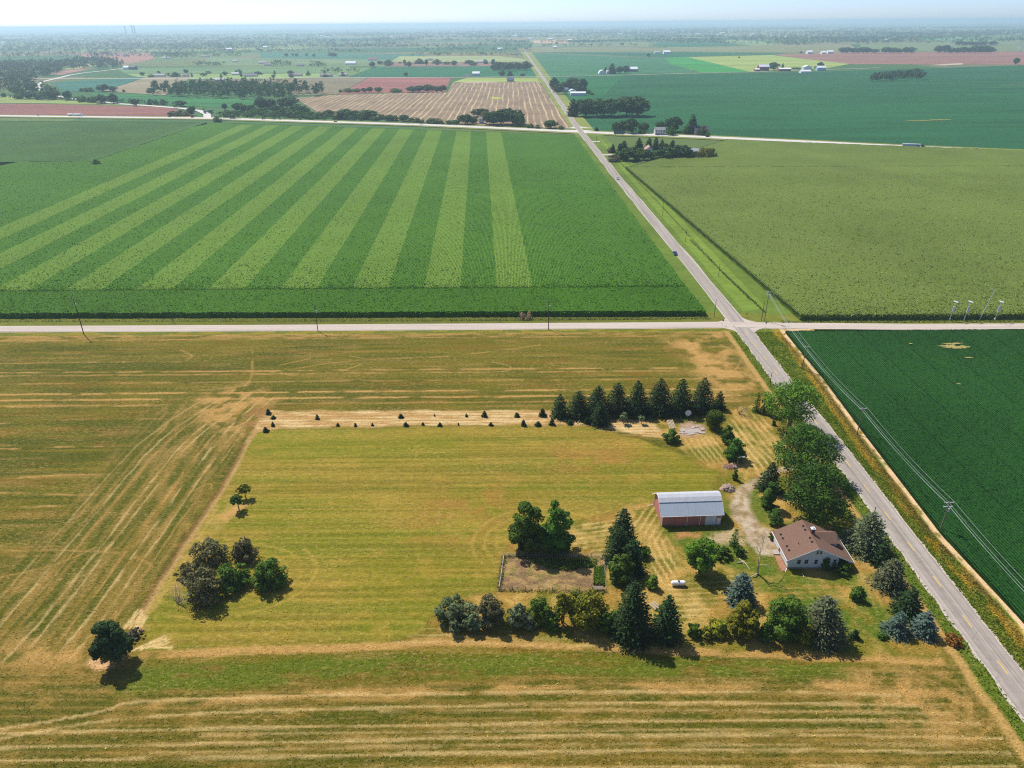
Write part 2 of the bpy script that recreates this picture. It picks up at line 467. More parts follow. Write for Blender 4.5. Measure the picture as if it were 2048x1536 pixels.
# ------------------------------------------------------------------ roads
def road_mat(name, a, b, along=1):
    t = NT(name)
    s = (1.1, 0.012, 1) if along == 1 else (0.012, 1.1, 1)
    n = t.noise(t.pos(s), 1.0, 4, 0.65)
    n2 = t.noise(t.pos((0.5, 0.5, 1)), 1.0, 5, 0.7)
    n3 = t.noise(t.pos((1, 1, 1)), 9.0, 2)
    f = t.math('ADD', t.math('MULTIPLY', n, 0.75), t.math('MULTIPLY', n2, 0.25))
    c = t.mix(t.ramp(f, [(0.36, 0.0), (0.62, 1.0)]), a, b)
    v = t.n('ShaderNodeTexVoronoi', feature='DISTANCE_TO_EDGE'); v.inputs['Scale'].default_value = 0.16
    t.l(t.mix(0.35, t.pos((1, 1, 0)), t.n('ShaderNodeTexNoise').outputs['Color'], 'ADD'), v.inputs['Vector'])
    crack = t.math('MULTIPLY', t.math('LESS_THAN', v.outputs['Distance'], 0.012), t.math('GREATER_THAN', n2, 0.52))
    c = t.mix(t.math('MULTIPLY', crack, 0.25), c, S(80, 76, 74))
    return t.done(c, 0.85, 0.2, t.bump(n3, 0.3, 0.02))
M_ROAD = road_mat('chip_seal', S(136, 126, 116), S(178, 168, 156))
M_ROADX = road_mat('chip_seal_cross', S(176, 162, 148), S(206, 192, 178), 0)
M_HWY = road_mat('pale_asphalt', S(196, 188, 180), S(222, 214, 206), 0)
rc = [(97.0, 40), (97.0, 112), (97.3, 150), (97.5, 192), (96.8, 232), (97.0, 275), (94.6, 384), (89.0, 600), (84.0, 880), (82.5, 960), (80.8, 1530), (76, 2400), (71.8, 3560)]
# finer resolved so that bends are smooth
def dense(c, step):
    o = []
    for a, b in zip(c[:-1], c[1:]):
        n = max(1, int(np.hypot(b[0] - a[0], b[1] - a[1]) / step))
        o += [(a[0] + (b[0] - a[0]) * k / n, a[1] + (b[1] - a[1]) * k / n) for k in range(n)]
    return o + [c[-1]]
strip('gravel_shoulder', dense(rc[:6], 3) + dense(rc[5:], 20)[1:], 3.7, 3.7, 0.05, M_ROADX, ragged=0.4)
strip('highway', hw, 7.5, 7.5, 0.06, M_HWY)
mroad = strip('main_road', dense(rc[:6], 3) + dense(rc[5:], 20)[1:], 3.1, 3.1, 0.09, M_ROAD, ragged=0.13)
xl = [(-700, 291.5), (-225, 282.5), (-112, 281.2), (-5, 280.6), (60, 280.2), (94, 280.2)]
xr = [(94, 280.2), (130, 277.2), (170, 276.0), (220, 275.5), (700, 271)]
strip('gravel_shoulder', dense(xl, 30)[:-1] + [(91, 280.2)], 3.6, 3.6, 0.035, M_ROADX)
strip('gravel_shoulder', [(103, 279.4)] + dense(xr, 30)[2:], 3.5, 3.5, 0.035, M_ROADX)
strip('cross_road', dense(xl, 30), 2.9, 2.9, 0.105, M_ROADX)
strip('cross_road', dense(xr, 30), 2.8, 2.8, 0.105, M_ROADX)
def fan(name, x, y, sx, sy, r, z, mat):
    """flared corner of a junction: square corner minus a circle"""
    pts = [(x, y)] + [(x + sx * (r - r * math.sin(a)), y + sy * (r - r * math.cos(a))) for a in [k * math.pi / 16 for k in range(9)]]
    return sheet(name, pts, z, mat)
for x, y, sx, sy in ((94.1, 283.0, -1, 1), (94.1, 277.4, -1, -1), (99.9, 282.0, 1, 1), (99.9, 276.6, 1, -1)):
    fan('junction_corner', x, y, sx, sy, 9, 0.075, M_ROADX)
for x, y, sx, sy in ((80, 913, -1, 1), (86, 916, 1, 1), (81, 899, -1, -1), (86.5, 896, 1, -1)):
    fan('junction_corner', x, y, sx, sy, 22, 0.02, M_HWY)
M_YEL = plain('worn_yellow_paint', S(214, 178, 92), 0.8, 0.2, 0.35, 3)
for k in range(17):                                              # centre line dashes: 3 m painted, 9 m gap
    y = 74 + 12.2 * k
    strip('lane_dash', [(np.interp(y, [c[1] for c in rc], [c[0] for c in rc]), y), (np.interp(y + 3.4, [c[1] for c in rc], [c[0] for c in rc]), y + 3.4)], 0.13, 0.13, 0.095, M_YEL, parent=mroad)
side = PX([(415,237),(414,228),(400,221.5),(360,216),(300,211.5),(240,207.5),(180,201),(140,197),(88,186),(74,172),(82,164),(120,155),(140,150),(165,146),(220,140),(250,136)])
strip('side_road', side, 5, 5, 0.04, M_HWY)
strip('far_road', PX([(60,157.5),(300,157),(480,156.5),(700,155),(900,154.5),(1082,153.5)]), 5, 5, 0.045, M_HWY)
strip('far_road', PX([(1064,103.5),(1200,104),(1340,105.5)]), 6, 6, 0.045, M_HWY)
strip('farm_track', PX([(1088,153.5),(1250,150),(1400,146),(1500,143.8)]), 2.5, 2.5, 0.05, M_HWY)
strip('farm_track', PX([(1500,143.8),(1640,139.5),(1760,135.6)]), 3, 3, 0.05, M_HWY)
for a, b in (((1182,283.5),(1200,283)), ((1204,309.5),(1225,309))):
    strip('driveway_apron', PX([a, b]), 4, 4, 0.04, M_ROADX)
for p in ([(1352,155),(1372,156),(1365,158)], ):
    pass

# ------------------------------------------------------------------ near fields: one painted, finely divided sheet
GS = 0.45
gx = np.arange(-270, 126.01, GS); gy = np.arange(58, 279.0, GS)
NX, NY = len(gx), len(gy)
X, Y = np.meshgrid(gx, gy); X = X.ravel(); Y = Y.ravel()
VIS = np.abs(X) < Y * 0.80 + 34                # only the part of the farm the photograph could see
VMAP = np.full(NX * NY, -1); VMAP[VIS] = np.arange(VIS.sum())
X, Y = X[VIS], Y[VIS]
JX = X + (fbm(X / 5, Y / 5, 301, 3) - 0.5) * 2.2; JY = Y + (fbm(X / 5, Y / 5, 302, 3) - 0.5) * 2.2
C3 = lambda *a: np.array(S(*a))
OLIVE, OLIVE2, HBROWN, STRAW, STRAW2, MEAD, MEAD2, MEADG = C3(80,84,14), C3(110,102,24), C3(122,80,28), C3(188,146,84), C3(216,184,124), C3(124,118,28), C3(140,122,42), C3(106,116,24)
GRASS, GRASS2, GOLD, SANDY, SOIL, DARKG = C3(92,110,28), C3(122,128,44), C3(160,138,46), C3(222,188,144), C3(150,112,92), C3(62,84,20)
def mixc(col, k, c):
    k = np.clip(k, 0, 1)[:, None]
    return col * (1 - k) + np.asarray(c) * k
def in_poly(pts, x, y):
    r = np.zeros(len(x), bool); n = len(pts)
    for i in range(n):
        x0, y0 = pts[i]; x1, y1 = pts[(i + 1) % n]
        if y0 == y1: continue
        cnd = ((y0 > y) != (y1 > y)) & (x < (x1 - x0) * (y - y0) / (y1 - y0) + x0)
        r ^= cnd
    return r
def seg_d(pts, x, y):
    d = np.full(len(x), 1e9)
    for (x0, y0), (x1, y1) in zip(pts[:-1], pts[1:]):
        dx, dy = x1 - x0, y1 - y0
        t = np.clip(((x - x0) * dx + (y - y0) * dy) / (dx * dx + dy * dy + 1e-9), 0, 1)
        d = np.minimum(d, np.hypot(x - x0 - t * dx, y - y0 - t * dy))
    return d
def poly(px, feather=1.0, jitter=True, world=False):
    pts = px if world else PX(px)
    A = np.array(pts); lo, hi = A.min(0) - feather - 3, A.max(0) + feather + 3
    s = np.nonzero((X > lo[0]) & (X < hi[0]) & (Y > lo[1]) & (Y < hi[1]))[0]
    x, y = (JX[s], JY[s]) if jitter else (X[s], Y[s])
    ins = in_poly(pts, x, y)
    d = seg_d(list(pts) + [pts[0]], x, y)
    out = np.zeros(len(X)); out[s] = sm(-feather, feather, np.where(ins, d, -d))
    return out
def smooth(pts, n=5):
    P = [np.array(p, float) for p in pts]
    if len(P) < 3: return P
    out = []
    for i in range(len(P) - 1):
        p0, p1, p2, p3 = P[max(i - 1, 0)], P[i], P[i + 1], P[min(i + 2, len(P) - 1)]
        for k in range(n):
            t = k / n
            out.append(0.5 * (2 * p1 + (p2 - p0) * t + (2 * p0 - 5 * p1 + 4 * p2 - p3) * t * t + (3 * p1 - p0 - 3 * p2 + p3) * t ** 3))
    return out + [P[-1]]
def line(px, w, brk=0.0, seed=1, world=False, jit=0.4):
    pts = smooth(px if world else PX(px))
    A = np.array(pts); lo, hi = A.min(0) - w - jit - 1, A.max(0) + w + jit + 1
    s = np.nonzero((X > lo[0]) & (X < hi[0]) & (Y > lo[1]) & (Y < hi[1]))[0]
    xs, ys = X[s], Y[s]
    near = seg_d(pts, xs, ys) < w + jit * 2 + 0.5
    s = s[near]; xs, ys = xs[near], ys[near]
    x = xs + (fbm(xs / 6, ys / 6, seed + 70, 2) - 0.5) * 2 * jit; y = ys + (fbm(xs / 6, ys / 6, seed + 90, 2) - 0.5) * 2 * jit
    k = 1 - sm(w * 0.45, w, seg_d(pts, x, y))
    if brk: k = k * sm(brk - 0.15, brk + 0.15, fbm(xs / 7, ys / 7, seed, 3))
    out = np.zeros(len(X)); out[s] = k
    return out
# outer hay field: rows run left to right
hgt = np.zeros(len(X))
n_row = fbm(X / 45, Y / 1.5, 3, 3); n_big = fbm(X / 38, Y / 22, 4, 4); n_mid = fbm(X / 9, Y / 2.2, 5, 4); n_fine = vn(X / 0.9, Y / 0.7, 6)
col = mixc(np.tile(OLIVE, (len(X), 1)), sm(0.38, 0.62, n_big * 0.5 + n_row * 0.5), OLIVE2)
col = mixc(col, 0.42 * sm(0.48, 0.74, n_mid * 0.6 + n_row * 0.4), HBROWN)
col = mixc(col, 0.22 * sm(0.55, 0.75, fbm(X / 16, Y / 2, 8, 4)), STRAW)
north = sm(196, 215, Y) * sm(90, 70, X)
col = mixc(col, north * 0.45 * sm(0.35, 0.65, fbm(X / 30, Y / 5, 81, 4)), C3(108, 100, 24))
# wavy straw lines along the rows in the north field
for i, (py, k) in enumerate(((668, .55), (676, .5), (740, .75), (746, .55), (762, .4), (783, .9), (795, .9), (806, .5))):
    col = mixc(col, k * line([(0 if py > 700 else 0, py + 6), (400, py + 3), (700, py), (1000, py - 2), (1300, py - 4), (1480, py - 4)], 0.8, 0.44 if k < .8 else 0.36, 100 + i), STRAW)
col = mixc(col, 0.5 * poly([(0, 664), (700, 662), (1440, 656), (1450, 668), (700, 676), (0, 684)], 2.5) * sm(0.35, 0.6, fbm(X / 8, Y / 2, 12, 3)), STRAW)
col = mixc(col, 0.9 * line([(-200, 664), (700, 661), (1440, 655)], 0.9, 0.25, 31), GOLD)
for i, (py0, py1) in enumerate(((815, 812), (850, 838), (900, 893), (960, 948), (985, 990), (1020, 1010), (1095, 1092), (1110, 1112), (728, 724))):
    col = mixc(col, 0.7 * line([(-60, py0), (200, py1), (360, py1)], 0.55, 0.5, 120 + i), STRAW)
# NE straw corner by the junction
m_ = poly([(1330, 676), (1445, 664), (1500, 740), (1530, 775), (1440, 790), (1400, 750)], 7)
col = mixc(col, m_ * 0.9 * sm(0.36, 0.62, fbm(X / 6, Y / 6, 14, 4)), STRAW)
for i, pts in enumerate(([(560,730),(600,722),(626,712),(610,704)],[(690,740),(722,728),(730,718),(700,712)],[(960,745),(1010,742),(1018,732),(985,724)],[(540,745),(700,722),(900,712),(1080,690)],[(400,780),(460,775),(500,760),(505,690)],[(360,700),(385,712),(372,722)],[(1440,690),(1480,710),(1470,740),(1430,752)],[(1400,720),(1450,722),(1452,745)],[(560,745),(590,752),(600,742)])):
    col = mixc(col, 0.5 * line(pts, 0.5, 0.42, 140 + i), STRAW)
# headland west of the boundary: tracks run away from the viewer
wb_ = sm(-128, -112, X) * (1 - sm(-85, -83, X)) * (1 - sm(205, 226, Y))
colh = mixc(np.tile(C3(84, 88, 20), (len(X), 1)), sm(0.4, 0.7, fbm(X / 1.4, Y / 40, 21, 4)), C3(132, 110, 46))
colh = mixc(colh, 0.35 * sm(0.5, 0.7, fbm(X / 3, Y / 9, 22, 4)), STRAW)
col = mixc(col, wb_ * 0.85, colh)
for i, (xo, k) in enumerate(((-85.6, .8), (-88.2, .8), (-91.6, .9), (-94.0, .9), (-99, .85), (-101.4, .85), (-107, .7), (-109.6, .7), (-115, .5))):
    col = mixc(col, k * 0.6 * line([(xo + 9 * (1 if i > 3 else 0.6), 218), (xo, 190), (xo - 1, 150), (xo - 1.5, 112), (xo - 6, 90), (xo - 14, 70)], 0.42, 0.40, 160 + i, True, 0.35), STRAW2 if i % 3 else STRAW)
m_ = poly([(395, 800), (500, 765), (545, 800), (520, 830), (480, 870), (400, 850)], 5)
col = mixc(col, m_ * 0.8 * sm(0.38, 0.6, fbm(X / 4, Y / 4, 24, 4)), STRAW)
m_ = poly([(-80, 1300), (60, 1290), (250, 1300), (270, 1350), (140, 1420), (60, 1470), (-80, 1470)], 6)
col = mixc(col, m_ * 0.9 * sm(0.3, 0.6, fbm(X / 3.5, Y / 3.5, 25, 4)), STRAW)
for i, pts in enumerate(([(380,985),(420,968),(415,1000),(370,1010)],[(330,1050),(372,1045),(375,1070)],[(270,1115),(300,1130),(310,1165)],[(40,1390),(75,1385),(80,1430),(30,1432),(40,1390)],[(0,1100),(120,1100),(240,1106)],[(0,1155),(110,1130),(190,1095)])):
    col = mixc(col, 0.4 * line(pts, 0.45, 0.42, 180 + i), STRAW)
# south field: straw windrows
south = (1 - sm(100, 104.5, Y + (X + 40) * 0.012))
cs = mixc(np.tile(C3(82, 84, 16), (len(X), 1)), sm(0.42, 0.66, fbm(X / 30, Y / 1.3, 31, 3)), C3(108, 94, 28))
cs = mixc(cs, 0.5 * sm(0.5, 0.72, fbm(X / 5, Y / 2.0, 33, 4)), C3(150, 120, 56))
col = mixc(col, south * 0.9, cs)
u_ = Y + 0.018 * X + 0.8 * fbm(X / 30, Y / 12, 37, 2)
cs_k = south * sm(0.1, 1.0, np.sin(2 * math.pi * u_ / 1.9)) * sm(0.3, 0.6, fbm(X / 14, Y / 1.4, 39, 3))
col = mixc(col, 0.32 * cs_k, C3(180, 140, 76)); hgt += 0.05 * cs_k
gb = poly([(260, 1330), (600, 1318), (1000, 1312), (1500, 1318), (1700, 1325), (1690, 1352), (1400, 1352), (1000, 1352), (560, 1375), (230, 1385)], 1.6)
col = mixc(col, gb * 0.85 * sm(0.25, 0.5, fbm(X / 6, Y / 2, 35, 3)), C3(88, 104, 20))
tb = poly([(300, 1402), (560, 1385), (1000, 1362), (1700, 1362), (1900, 1380), (1900, 1392), (1400, 1382), (1000, 1386), (560, 1404), (300, 1414)], 1.0)
col = mixc(col, tb * 0.75 * sm(0.3, 0.6, fbm(X / 9, Y / 1.5, 36, 3)), STRAW)
for i, pts in enumerate(([(-60,1470),(200,1424),(280,1404),(600,1392),(1000,1386),(1500,1384),(1800,1392)],[(-60,1490),(240,1438),(600,1420),(1000,1410),(1500,1406),(1900,1412)],[(-60,1468),(300,1460),(700,1452),(1000,1448),(1500,1440),(1960,1446)],[(-60,1496),(300,1490),(700,1482),(1000,1475),(1500,1470),(2000,1476)],[(-60,1524),(400,1516),(1000,1506),(1500,1500),(2020,1506)],[(-60,1552),(1000,1536),(2030,1534)],[(760,1424),(1300,1420),(1900,1428)],[(400,1470),(1100,1461),(1900,1460)],[(300,1506),(1000,1490),(1900,1490)])):
    k = line(pts, 0.42, 0.3, 200 + i, False, 0.2) * (0.5 if i < 6 else 0.3)
    col = mixc(col, k, STRAW2); hgt += k * 0.08
m_ = poly([(1700, 1340), (1850, 1325), (1930, 1360), (1980, 1440), (1900, 1470), (1700, 1420)], 6)
col = mixc(col, m_ * 0.7 * sm(0.35, 0.6, fbm(X / 3, Y / 3, 38, 4)), STRAW)
for i, rr in enumerate((4, 6, 8.5, 11)):
    c0 = at(1800, 1390)
    pts = [(c0[0] + rr * math.cos(a) * 1.5, c0[1] + rr * math.sin(a)) for a in np.linspace(-1.2, 1.9, 14)]
    col = mixc(col, 0.28 * line(pts, 0.5, 0.42, 230 + i, True), STRAW)
# inner mown meadow
Z5 = lambda a, b: (1280 + a / 4.096, 920 + b / 4.096)
drv = PX([Z5(1600, -10), Z5(1300, 40), Z5(1150, 70), Z5(1030, 118), Z5(900, 185), Z5(800, 240), Z5(740, 320), Z5(745, 410), Z5(790, 510), Z5(850, 590), Z5(900, 680), Z5(940, 760), Z5(1040, 780), Z5(1110, 760), Z5(1085, 590), Z5(1000, 555), Z5(930, 480), Z5(892, 400), Z5(890, 310), Z5(940, 230), Z5(1040, 160), Z5(1160, 105), Z5(1310, 75), Z5(1600, 30)])
MEADOW = [(520,858),(1110,851),(1200,858),(1290,880),(1380,918),(1440,948),(1420,985),(1310,1000),(1240,1020),(1150,1044),(1040,1070),(1004,1110),(994,1185),(880,1212),(840,1262),(760,1291),(500,1298),(292,1306),(285,1225),(372,1085),(440,985),(505,868)]
mm = poly(MEADOW, 0.8)
cm = mixc(np.tile(MEAD, (len(X), 1)), sm(0.36, 0.64, fbm(X / 26, Y / 14, 41, 4)), MEAD2)
cm = mixc(cm, 0.6 * sm(0.48, 0.68, fbm(X / 34, Y / 3.2, 42, 4)), MEADG)
cm = mixc(cm, 0.16 * sm(-0.2, 0.8, np.sin(2 * math.pi * (Y + 0.5 * fbm(X / 20, Y / 9, 43, 2)) / 2.4)), C3(172, 146, 62))
cm = mixc(cm, 0.35 * sm(0.55, 0.75, fbm(X / 7, Y / 3.5, 44, 4)), C3(176, 142, 62))
ml = fbm(X / 55, Y / 0.75, 49, 2)                # single mower passes
cm = mixc(cm, 0.42 * sm(0.54, 0.72, ml), C3(96, 96, 14)); cm = mixc(cm, 0.35 * sm(0.46, 0.28, ml), C3(166, 144, 54))
pb = np.maximum(poly([(1080,900),(1240,880),(1290,930),(1250,960),(1120,950)], 9), poly([(860,980),(1000,960),(1040,1040),(960,1090),(820,1080)], 10))
cm = mixc(cm, 0.55 * pb * sm(0.35, 0.6, fbm(X / 5, Y / 4, 50, 4)), C3(158, 112, 52))
cm = mixc(cm, 0.5 * poly([(520,880),(900,870),(900,900),(540,910)], 6), C3(116, 122, 20))
for i_, rr_ in enumerate((3.0, 5.2, 7.6)):       # turns around the bush cluster and the walnut trees
    for (cx_, cy_), q_ in ((at(455, 1150), 1.9), (at(1085, 1085), 1.6)):
        cm = mixc(cm, 0.4 * line([(cx_ + (rr_ + 6) * q_ * .8 * math.cos(a), cy_ + (rr_ + 6) * math.sin(a)) for a in np.linspace(0, 6.28, 26)], 0.6, 0.4, 310 + i_, True), C3(178, 150, 66))
col = mixc(col, mm, cm)
m_ = poly([(300, 1290), (290, 1220), (370, 1095), (440, 1000), (470, 1010), (400, 1110), (340, 1220), (350, 1290)], 2)
col = mixc(col, m_ * 0.55 * sm(0.3, 0.6, fbm(X / 2, Y / 6, 45, 3)), C3(190, 156, 84))
col = mixc(col, 0.85 * line([(524,842),(505,870),(440,987),(372,1088),(284,1228),(276,1260)], 1.3, 0.12, 46), C3(176, 142, 88))
col = mixc(col, 0.65 * line([(500,868),(434,987),(364,1088),(276,1228)], 1.0, 0.3, 47), C3(106, 78, 36))
col = mixc(col, 0.8 * line([(290,1308),(520,1302),(760,1293),(900,1283),(1240,1296),(1500,1306),(1700,1316),(1880,1322)], 1.5, 0.2, 48), STRAW)
for i in range(6):                                                # raked straw fans in the south-west corner
    a, b = at(262 + i * 8, 1302 - i * 2), at(330 + i * 3, 1272 + i * 5)
    col = mixc(col, 0.85 * line([a, b], 0.38, 0.15, 250 + i, True), STRAW2)
    a, b = at(244 + i * 8, 1258 - i * 1), at(278 + i * 3, 1218 + i * 3)
    col = mixc(col, 0.8 * line([a, b], 0.38, 0.15, 260 + i, True), STRAW2)
m_ = poly([(170, 1325), (185, 1312), (215, 1310), (225, 1335), (190, 1342)], 0.8)
col = mixc(col, m_, C3(206, 164, 116))
m_ = poly([(440, 1035), (465, 1012), (505, 1005), (480, 1022), (450, 1045)], 0.8)
col = mixc(col, m_, STRAW)
# strip of straw with saplings
ss = poly([(532,822),(1110,820),(1300,842),(1380,880),(1300,872),(1180,852),(1104,850),(820,852),(560,857),(508,866),(516,840)], 0.8)
cst = mixc(np.tile(C3(186, 148, 92), (len(X), 1)), sm(0.4, 0.6, fbm(X / 7, Y / 1.0, 51, 3)), C3(212, 182, 128))
cst = mixc(cst, 0.5 * sm(0.1, 0.9, np.sin(2 * math.pi * (Y + 0.7 * fbm(X / 6, Y / 6, 52, 2)) / 1.7)), C3(144, 110, 56))
col = mixc(col, ss, cst)
col = mixc(col, 0.8 * poly([(496, 818), (545, 812), (550, 822), (520, 838), (505, 862), (488, 850)], 1.2) * sm(0.3, 0.55, fbm(X / 2, Y / 2, 53, 3)), C3(150, 110, 62))
# farmyard: dry mown grass with green lawn near the house
yard = poly([(1300,842),(1430,830),(1530,800),(1560,850),(1640,960),(1720,1060),(1800,1160),(1880,1290),(1860,1318),(1500,1302),(1240,1290),(900,1276),(860,1250),(880,1212),(994,1185),(1004,1110),(1040,1070),(1150,1044),(1240,1020),(1310,1000),(1420,985),(1440,948),(1380,918)], 1.2)
cy = mixc(np.tile(C3(154, 122, 52), (len(X), 1)), sm(0.35, 0.6, fbm(X / 9, Y / 6, 61, 4)), C3(112, 108, 28))
cy = mixc(cy, 0.5 * sm(0.45, 0.68, fbm(X / 5, Y / 5, 62, 4)), C3(204, 166, 94))
col = mixc(col, yard, cy)
lawn = np.maximum.reduce([poly(p, 2.0) for p in (
    [(1330,1075),(1400,1060),(1470,1072),(1530,1100),(1560,1150),(1520,1165),(1450,1130),(1370,1120)],
    [(1560,1150),(1690,1155),(1680,1190),(1560,1185),(1500,1180),(1510,1160)],
    [(1540,1200),(1640,1185),(1730,1215),(1740,1250),(1690,1290),(1600,1260)],
    [(1490,985),(1530,960),(1545,1060),(1500,1040)],
    [(1440,985),(1460,1000),(1462,1060),(1440,1062)],
    [(1320,1050),(1450,1050),(1460,1064),(1330,1068)],
    [(1700,1130),(1740,1180),(1800,1270),(1760,1290),(1690,1240),(1690,1150)],
    [(1545,1060),(1700,1000),(1745,1050),(1720,1120),(1560,1060)])])
col = mixc(col, 0.85 * lawn * sm(0.22, 0.45, fbm(X / 4, Y / 4, 63, 4)), C3(76, 104, 20))
def rows(px, ang, per, k, c, seed, w=0.35):
    global col, hgt
    m = poly(px, 1.2)
    u = X * math.sin(ang) - Y * math.cos(ang) + 0.9 * fbm(X / 7, Y / 7, seed, 2)
    s_ = sm(w - 0.4, 1.0, np.sin(2 * math.pi * u / max(per, 1.7))) * (0.45 + 0.55 * sm(0.3, 0.55, fbm(X / 5, Y / 5, seed + 1, 3)))
    col = mixc(col, m * k * 0.72 * s_, c); hgt += 0.08 * m * s_
rows([(1452,838),(1530,815),(1560,900),(1545,950),(1500,940),(1462,870)], math.radians(97), 2.1, 0.95, STRAW2, 271)
rows([(1180,858),(1345,858),(1350,880),(1300,875)], math.radians(-8), 1.3, 0.7, STRAW2, 275)
rows([(1350,878),(1440,872),(1450,940),(1400,915)], math.radians(100), 1.5, 0.7, STRAW2, 277)
rows([(1300,1080),(1350,1070),(1350,1160),(1305,1170)], math.radians(98), 1.3, 0.9, STRAW2, 279)
rows([(1330,1165),(1480,1150),(1460,1210),(1380,1245),(1330,1240)], math.radians(3), 1.1, 0.8, STRAW2, 281)
rows([(1480,1165),(1690,1180),(1690,1200),(1480,1195)], math.radians(2), 1.2, 0.6, C3(196,158,84), 283)
rows([(1140,1050),(1230,1040),(1225,1110),(1150,1095)], math.radians(12), 1.4, 0.85, STRAW2, 285)
rows([(1250,1040),(1320,1000),(1330,1090),(1300,1080)], math.radians(60), 1.5, 0.7, STRAW2, 287)
rows([(1690,1100),(1730,1100),(1790,1210),(1750,1230)], math.radians(80), 1.6, 0.5, C3(190,150,90), 289)
rows([(850,1250),(880,1268),(1230,1280),(1240,1296),(900,1284),(770,1292)], math.radians(-2), 1.2, 0.8, STRAW2, 291)
col = mixc(col, 0.8 * poly([(1352, 1062), (1400, 1065), (1398, 1075), (1350, 1075)], 1) , C3(186, 132, 84))
col = mixc(col, 0.75 * poly([(1415,1064),(1465,1062),(1490,1070),(1500,1090),(1450,1088),(1420,1078)], 1) * sm(.25, .5, fbm(X/2, Y/2, 64, 3)), C3(196, 168, 134))
col = mixc(col, 0.9 * poly([(1360,846),(1400,840),(1412,862),(1390,876),(1358,870)], 0.8) * sm(.25, .5, fbm(X/2, Y/2, 65, 3)), C3(176, 146, 126))
# kitchen garden soil
gs = poly([(1008,1113),(1207,1114),(1212,1184),(998,1181)], 0.4)
cg = mixc(np.tile(C3(130, 104, 76), (len(X), 1)), sm(0.38, 0.62, fbm(X / 2.2, Y / 1.0, 71, 4)), C3(164, 136, 88))
cg = mixc(cg, 0.4 * sm(0.55, 0.7, fbm(X / 2, Y / 2, 72, 3)), GRASS)
col = mixc(col, gs, cg)
dm_ = poly(drv, 0.9, True, True)
cd = mixc(np.tile(C3(184, 164, 138), (len(X), 1)), sm(0.35, 0.65, fbm(X / 1.6, Y / 1.6, 75, 4)), C3(150, 128, 100))
cd = mixc(cd, 0.5 * sm(0.5, 0.7, fbm(X / 3, Y / 3, 76, 3)), C3(206, 190, 166))
dmid = seg_d(PX([Z5(1035, 140), Z5(920, 205), Z5(830, 300), Z5(820, 400), Z5(870, 500), Z5(960, 590), Z5(1010, 680)]), JX, JY)
cd = mixc(cd, 0.55 * (1 - sm(0.3, 0.8, dmid)) * sm(.35, .6, fbm(X / 2, Y / 2, 77, 3)), C3(142, 122, 66))
col = mixc(col, dm_ * 0.95, cd)
# roadside: grass, goldenrod and the sandy edge of the soybean field
road_x = np.interp(Y, [c[1] for c in rc], [c[0] for c in rc])
e = X - road_x
eg = (fbm(X / 3, Y / 6, 91, 3) - 0.5) * 2
soy_e = np.interp(Y, [100, 112.6, 141, 192.4, 225.5, 271.4, 285], [106.5, 108.4, 106.7, 109.3, 111.4, 112.7, 113])
col = mixc(col, sm(-9.2, -8.2, e + eg * .5) * (1 - sm(-6.8, -6.2, e)), C3(178, 144, 82))
col = mixc(col, sm(-7.2, -6.2, e + eg * .6), GRASS)
col = mixc(col, sm(3, 4, e) * sm(0.4, 0.6, fbm(X / 2, Y / 5, 92, 3)) * 0.7, GRASS2)
q = X - soy_e + eg * 0.4
col = mixc(col, sm(-5.6, -4.0, q) * sm(0.36, 0.55, fbm(X / 2.5, Y / 6, 93, 3)), GOLD)
col = mixc(col, sm(-3.6, -2.6, q) * sm(0.3, 0.5, fbm(X / 2.5, Y / 5, 94, 3)) * 0.8, C3(124, 106, 52))
col = mixc(col, sm(-1.2, -0.7, q) * sm(.26, .42, fbm(X / 1.5, Y / 3, 96, 3)), SANDY)
col = mixc(col, poly([(1880,1058),(1940,1075),(1960,1110),(2010,1180),(1990,1190),(1930,1120)], 1.0), SANDY)
vx = sm(272.3, 273.6, Y + (X - 97) * 0.006 * (X < 97) + eg * 0.4)
col = mixc(col, vx * (X < 93), C3(138, 126, 40)); col = mixc(col, vx * sm(0.4, 0.6, fbm(X / 6, Y / 2, 95, 3)), C3(104, 112, 34))
hgt += 0.05 * (n_fine - 0.5)
hgt = hgt * sm(3.5, 5.0, np.abs(e)) * (1 - sm(274, 276, Y))
G_COL = col
IDX = np.arange(NX * NY).reshape(NY, NX)
Qall = np.stack([IDX[:-1, :-1], IDX[:-1, 1:], IDX[1:, 1:], IDX[1:, :-1]], -1).reshape(-1, 4)
Qall = VMAP[Qall]; Qall = Qall[(Qall >= 0).all(1)]
qc = (X[Qall].mean(1), Y[Qall].mean(1))
drv_q = in_poly(drv, *qc) & (qc[0] < 93)
mead_q = in_poly(PX(MEADOW), *qc)
yard_q = in_poly(PX([(1300,842),(1430,830),(1530,800),(1560,850),(1640,960),(1720,1060),(1800,1160),(1880,1290),(1860,1318),(1500,1302),(1240,1290),(900,1276),(860,1250),(880,1212),(994,1185),(1004,1110),(1040,1070),(1150,1044),(1240,1020),(1310,1000),(1420,985),(1440,948),(1380,918)]), *qc) & ~mead_q & ~drv_q
verge_q = (qc[0] > 90.5) & ~yard_q & ~drv_q
for nm, sel in (('mown_meadow', mead_q), ('farmyard_ground', yard_q), ('roadside_verge', verge_q), ('driveway', drv_q), ('hay_field', ~(mead_q | yard_q | verge_q | drv_q))):
    q = Qall[sel]; u, inv = np.unique(q, return_inverse=True)
    V = np.stack([X[u], Y[u], hgt[u]], 1)
    me = np_mesh(nm, V, inv.reshape(-1, 4), M_FIELD, {'col': G_COL[u]})
    tag(put(bpy.data.objects.new(nm, me)), kind='structure')
